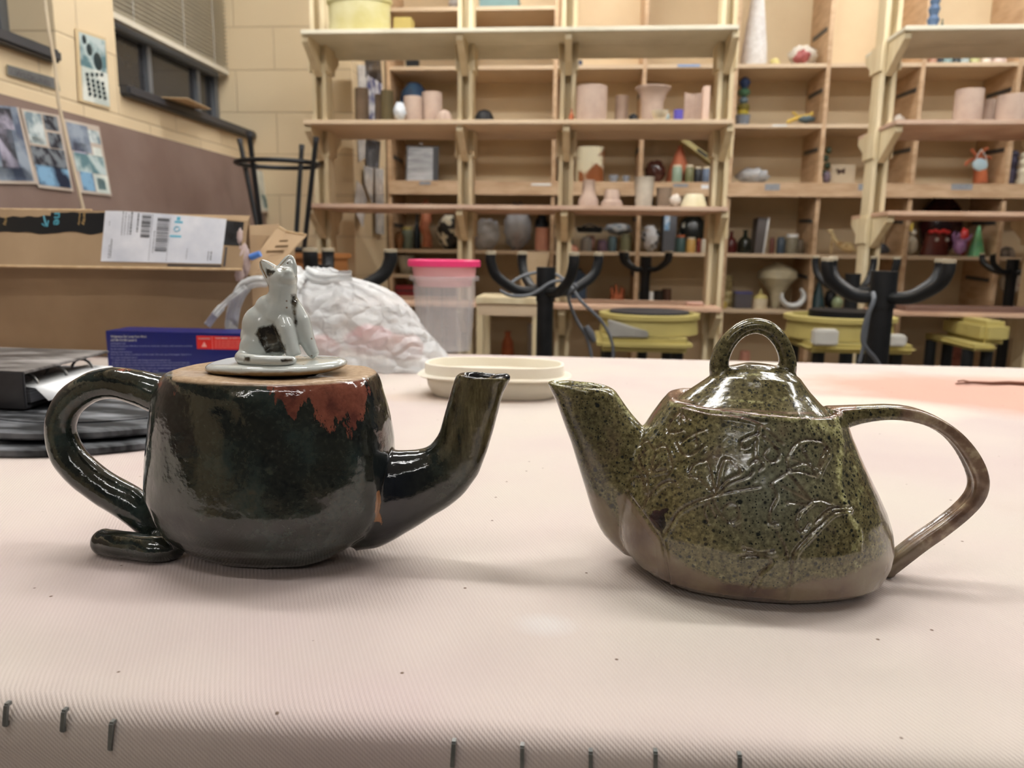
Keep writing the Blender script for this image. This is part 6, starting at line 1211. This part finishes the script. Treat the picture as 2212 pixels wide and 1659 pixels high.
# ================================================================== upturned stools: seat down, four curved legs up
def ustool(label, px_, Y, span, ztip, zhub, rt_, rp_, ang, nleg=4, sr=.17, tipmt=None, group='upturned black stools'):
    cx_ = PY(px_, 650, Y).x; t = thing('upturned_stool', label, 'stool', (cx_, Y, 0), group)
    MB().lathe([(.01, 0), (sr, 0), (sr+.005, .015), (sr, .035), (.01, .035)], (cx_, Y, .001), 40).build('seat', blackp, t, smooth=True)
    MB().tube([(cx_, Y, .035), (cx_, Y, zhub+.05)], rp_, 24).build('column', blackm, t, smooth=True)
    MB().tube([(cx_, Y, zhub-.035), (cx_, Y, zhub+.055)], rp_*1.12, 24).build('hub', blackm, t, smooth=True)
    for k in range(nleg):
        a = R(ang)+2*PI*k/nleg; d = Vector((math.cos(a), math.sin(a), 0)); c = Vector((cx_, Y, 0)); r_ = span/2; h = ztip-zhub
        P = spline([c+Vector((0, 0, zhub-.01)), c+d*r_*.45+Vector((0, 0, zhub-.008)), c+d*r_*.72+Vector((0, 0, zhub+h*.12)), c+d*r_*.92+Vector((0, 0, zhub+h*.4)), c+d*r_+Vector((0, 0, zhub+h*.75)), c+d*r_*1.0+Vector((0, 0, ztip))], 5)
        lg = MB().tube(P, rt_, 14).build('leg', blackm, t, smooth=True)
        MB().lathe([(rt_*.9, 0), (rt_*1.02, .0), (rt_*1.02, .008), (rt_*.7, .009), (rt_*.7, .005)], P[-1]-Vector((0, 0, .004)), 16).build('glide', M('glide_beige', srgb(176, 164, 140), .6), lg, smooth=True)
    return t
S1Y = 2.05; ustool('black upturned stool with a grey cable looped over its legs', 1178, S1Y, .315, PY(1180, 548, S1Y).z, PY(1180, 622, S1Y).z, .0135, .0225, 28)
cb = M('grey_cable', srgb(96, 100, 106), .5); e1 = lambda x, y, d=0: PY(x, y, S1Y-.03)+Vector((0, d, 0))
mb = MB(); mb.tube(spline([e1(1085, 625, -.06), e1(1110, 636, -.06), e1(1150, 634, -.05), e1(1190, 610, -.04), e1(1215, 606, -.03), e1(1245, 618, -.04), e1(1228, 640, -.02), e1(1245, 690, 0), e1(1268, 730, .0), e1(1280, 780, .0)], 8), .0042, 8)
mb.tube(spline([e1(1098, 615, -.02), e1(1130, 596, .05), e1(1170, 590, .09), e1(1205, 598, .08), e1(1235, 622, .02), e1(1255, 650, 0), e1(1300, 695, 0), e1(1322, 740, 0), e1(1324, 785, 0)], 8), .0042, 8)
mb.tube([e1(1266, 705, 0), e1(1276, 722, 0), e1(1284, 738, 0)], [.008, .011, .007], 10)
tag(mb.build('power_cable', cb, smooth=True), 'grey power cable looped over the middle upturned stool with a pale connector', 'cable')
ustool('small far upturned stool standing in front of the fourth cubby', 1392, 4.0, .32, PY(1392, 544, 4.0).z, PY(1392, 578, 4.0).z, .0135, .0245, 35)
S3Y = 1.98; ustool('large upturned stool nearest the olive teapot, with a dark cable hanging beside', 1905, S3Y, .36, PY(1905, 562, S3Y).z, PY(1905, 634, S3Y).z, .0138, .028, 25)
e3 = lambda x, y, d=0: PY(x, y, S3Y-.06)+Vector((0, d, 0))
mb = MB(); mb.tube(spline([e3(1886, 632, 0), e3(1880, 650, -.02), e3(1864, 690, -.02), e3(1857, 730, -.02), e3(1866, 752, -.02), e3(1884, 770, -.01), e3(1900, 790, 0)], 8), .0055, 8)
mb.tube(spline([e3(1882, 645, -.02), e3(1870, 680, -.02), e3(1860, 740, -.02), e3(1850, 780, -.02)], 8), .0045, 8); tag(mb.build('power_cable', cb, smooth=True), 'dark grey cable hanging down beside the large upturned stool', 'cable')
ustool('upturned stool half hidden by the post of the cut off rack', 1838, 3.3, .34, PY(1843, 556, 3.3).z, PY(1843, 620, 3.3).z, .0145, .027, 45, sr=.07)
ustool('small far upturned stool near the frame edge, before the clay face', 2178, 4.02, .32, PY(2178, 549, 4.02).z, PY(2178, 584, 4.02).z, .0135, .0245, 30)
ustool('upturned stool behind the knotted plastic bag, only one leg showing', 694, 1.95, .36, PY(770, 541, 1.95).z, PY(700, 618, 1.95).z, .0175, .024, 12)
# ================================================================== ringed stool, upside down on a wooden stand
QY = 3.0; hx = PY(600, 540, QY).x; zs = PY(600, 545, QY).z
st_ = thing('wooden_stand', 'orange brown wooden stand carrying the ringed upturned stool', 'stand', (hx, QY, 0)); wo = M('orange_wood', srgb(176, 120, 70), .5, srgb(150, 98, 54), 3, (1, 1, 6))
MB().box((PY(560, 560, QY-.2).x, QY-.2, zs-.024), (PY(692, 560, QY-.2).x, QY+.2, zs-.002)).build('top', wo, st_, bevel=.004)
MB().box((PY(570, 560, QY-.2).x, QY-.18, zs-.09), (PY(685, 560, QY-.2).x, QY+.18, zs-.024)).build('apron', wo, st_)
for x in (575, 678):
    for y in (QY-.16, QY+.16): xx = PY(x, 560, QY-.2).x; MB().box((xx-.018, y-.018, 0), (xx+.018, y+.018, zs-.09)).build('leg', wo, st_)
rs = thing('ringed_stool', 'black metal stool with a foot ring, turned upside down in the corner', 'stool', (hx, QY, zs))
MB().lathe([(.01, 0), (.14, 0), (.145, .012), (.14, .022), (.01, .022)], (hx, QY, zs), 40).build('seat', blackp, rs, smooth=True)
tips = [(518, 303, .09, -1), (538, 287, -.13, -1), (652, 316, .13, 1), (683, 299, -.08, 1)]; bots = [(558, 500, .06), (565, 500, -.09), (640, 505, .09), (660, 510, -.06)]
ringp = []
zr_ = PY(600, 354, QY).z
for (x, y, d_, s), (xb, yb_, db) in zip(tips, bots):
    a = PY(x, y, QY+d_); b = PY(xb, yb_, QY+db); dz = (b-a)/(b.z-a.z); foot = a+dz*(zs+.02-a.z); q = a+dz*(zr_-a.z); ringp.append(q)
    lg = MB().tube([a, foot], .0095, 12).build('leg', blackm, rs, smooth=True)
    MB().tube([a+(a-foot).normalized()*.006, a-(a-foot).normalized()*.012], .011, 12).build('foot_cap', darkm, lg, smooth=True)
cR = sum(ringp, Vector())/4; rr_ = sum((p-cR).length for p in ringp)/4
MB().tube([cR+Vector((rr_*math.cos(a)*1.0, rr_*math.sin(a)*.95, 0)) for a in [2*PI*k/40 for k in range(40)]], .009, 10, close=True).build('foot_ring', blackm, rs, smooth=True)
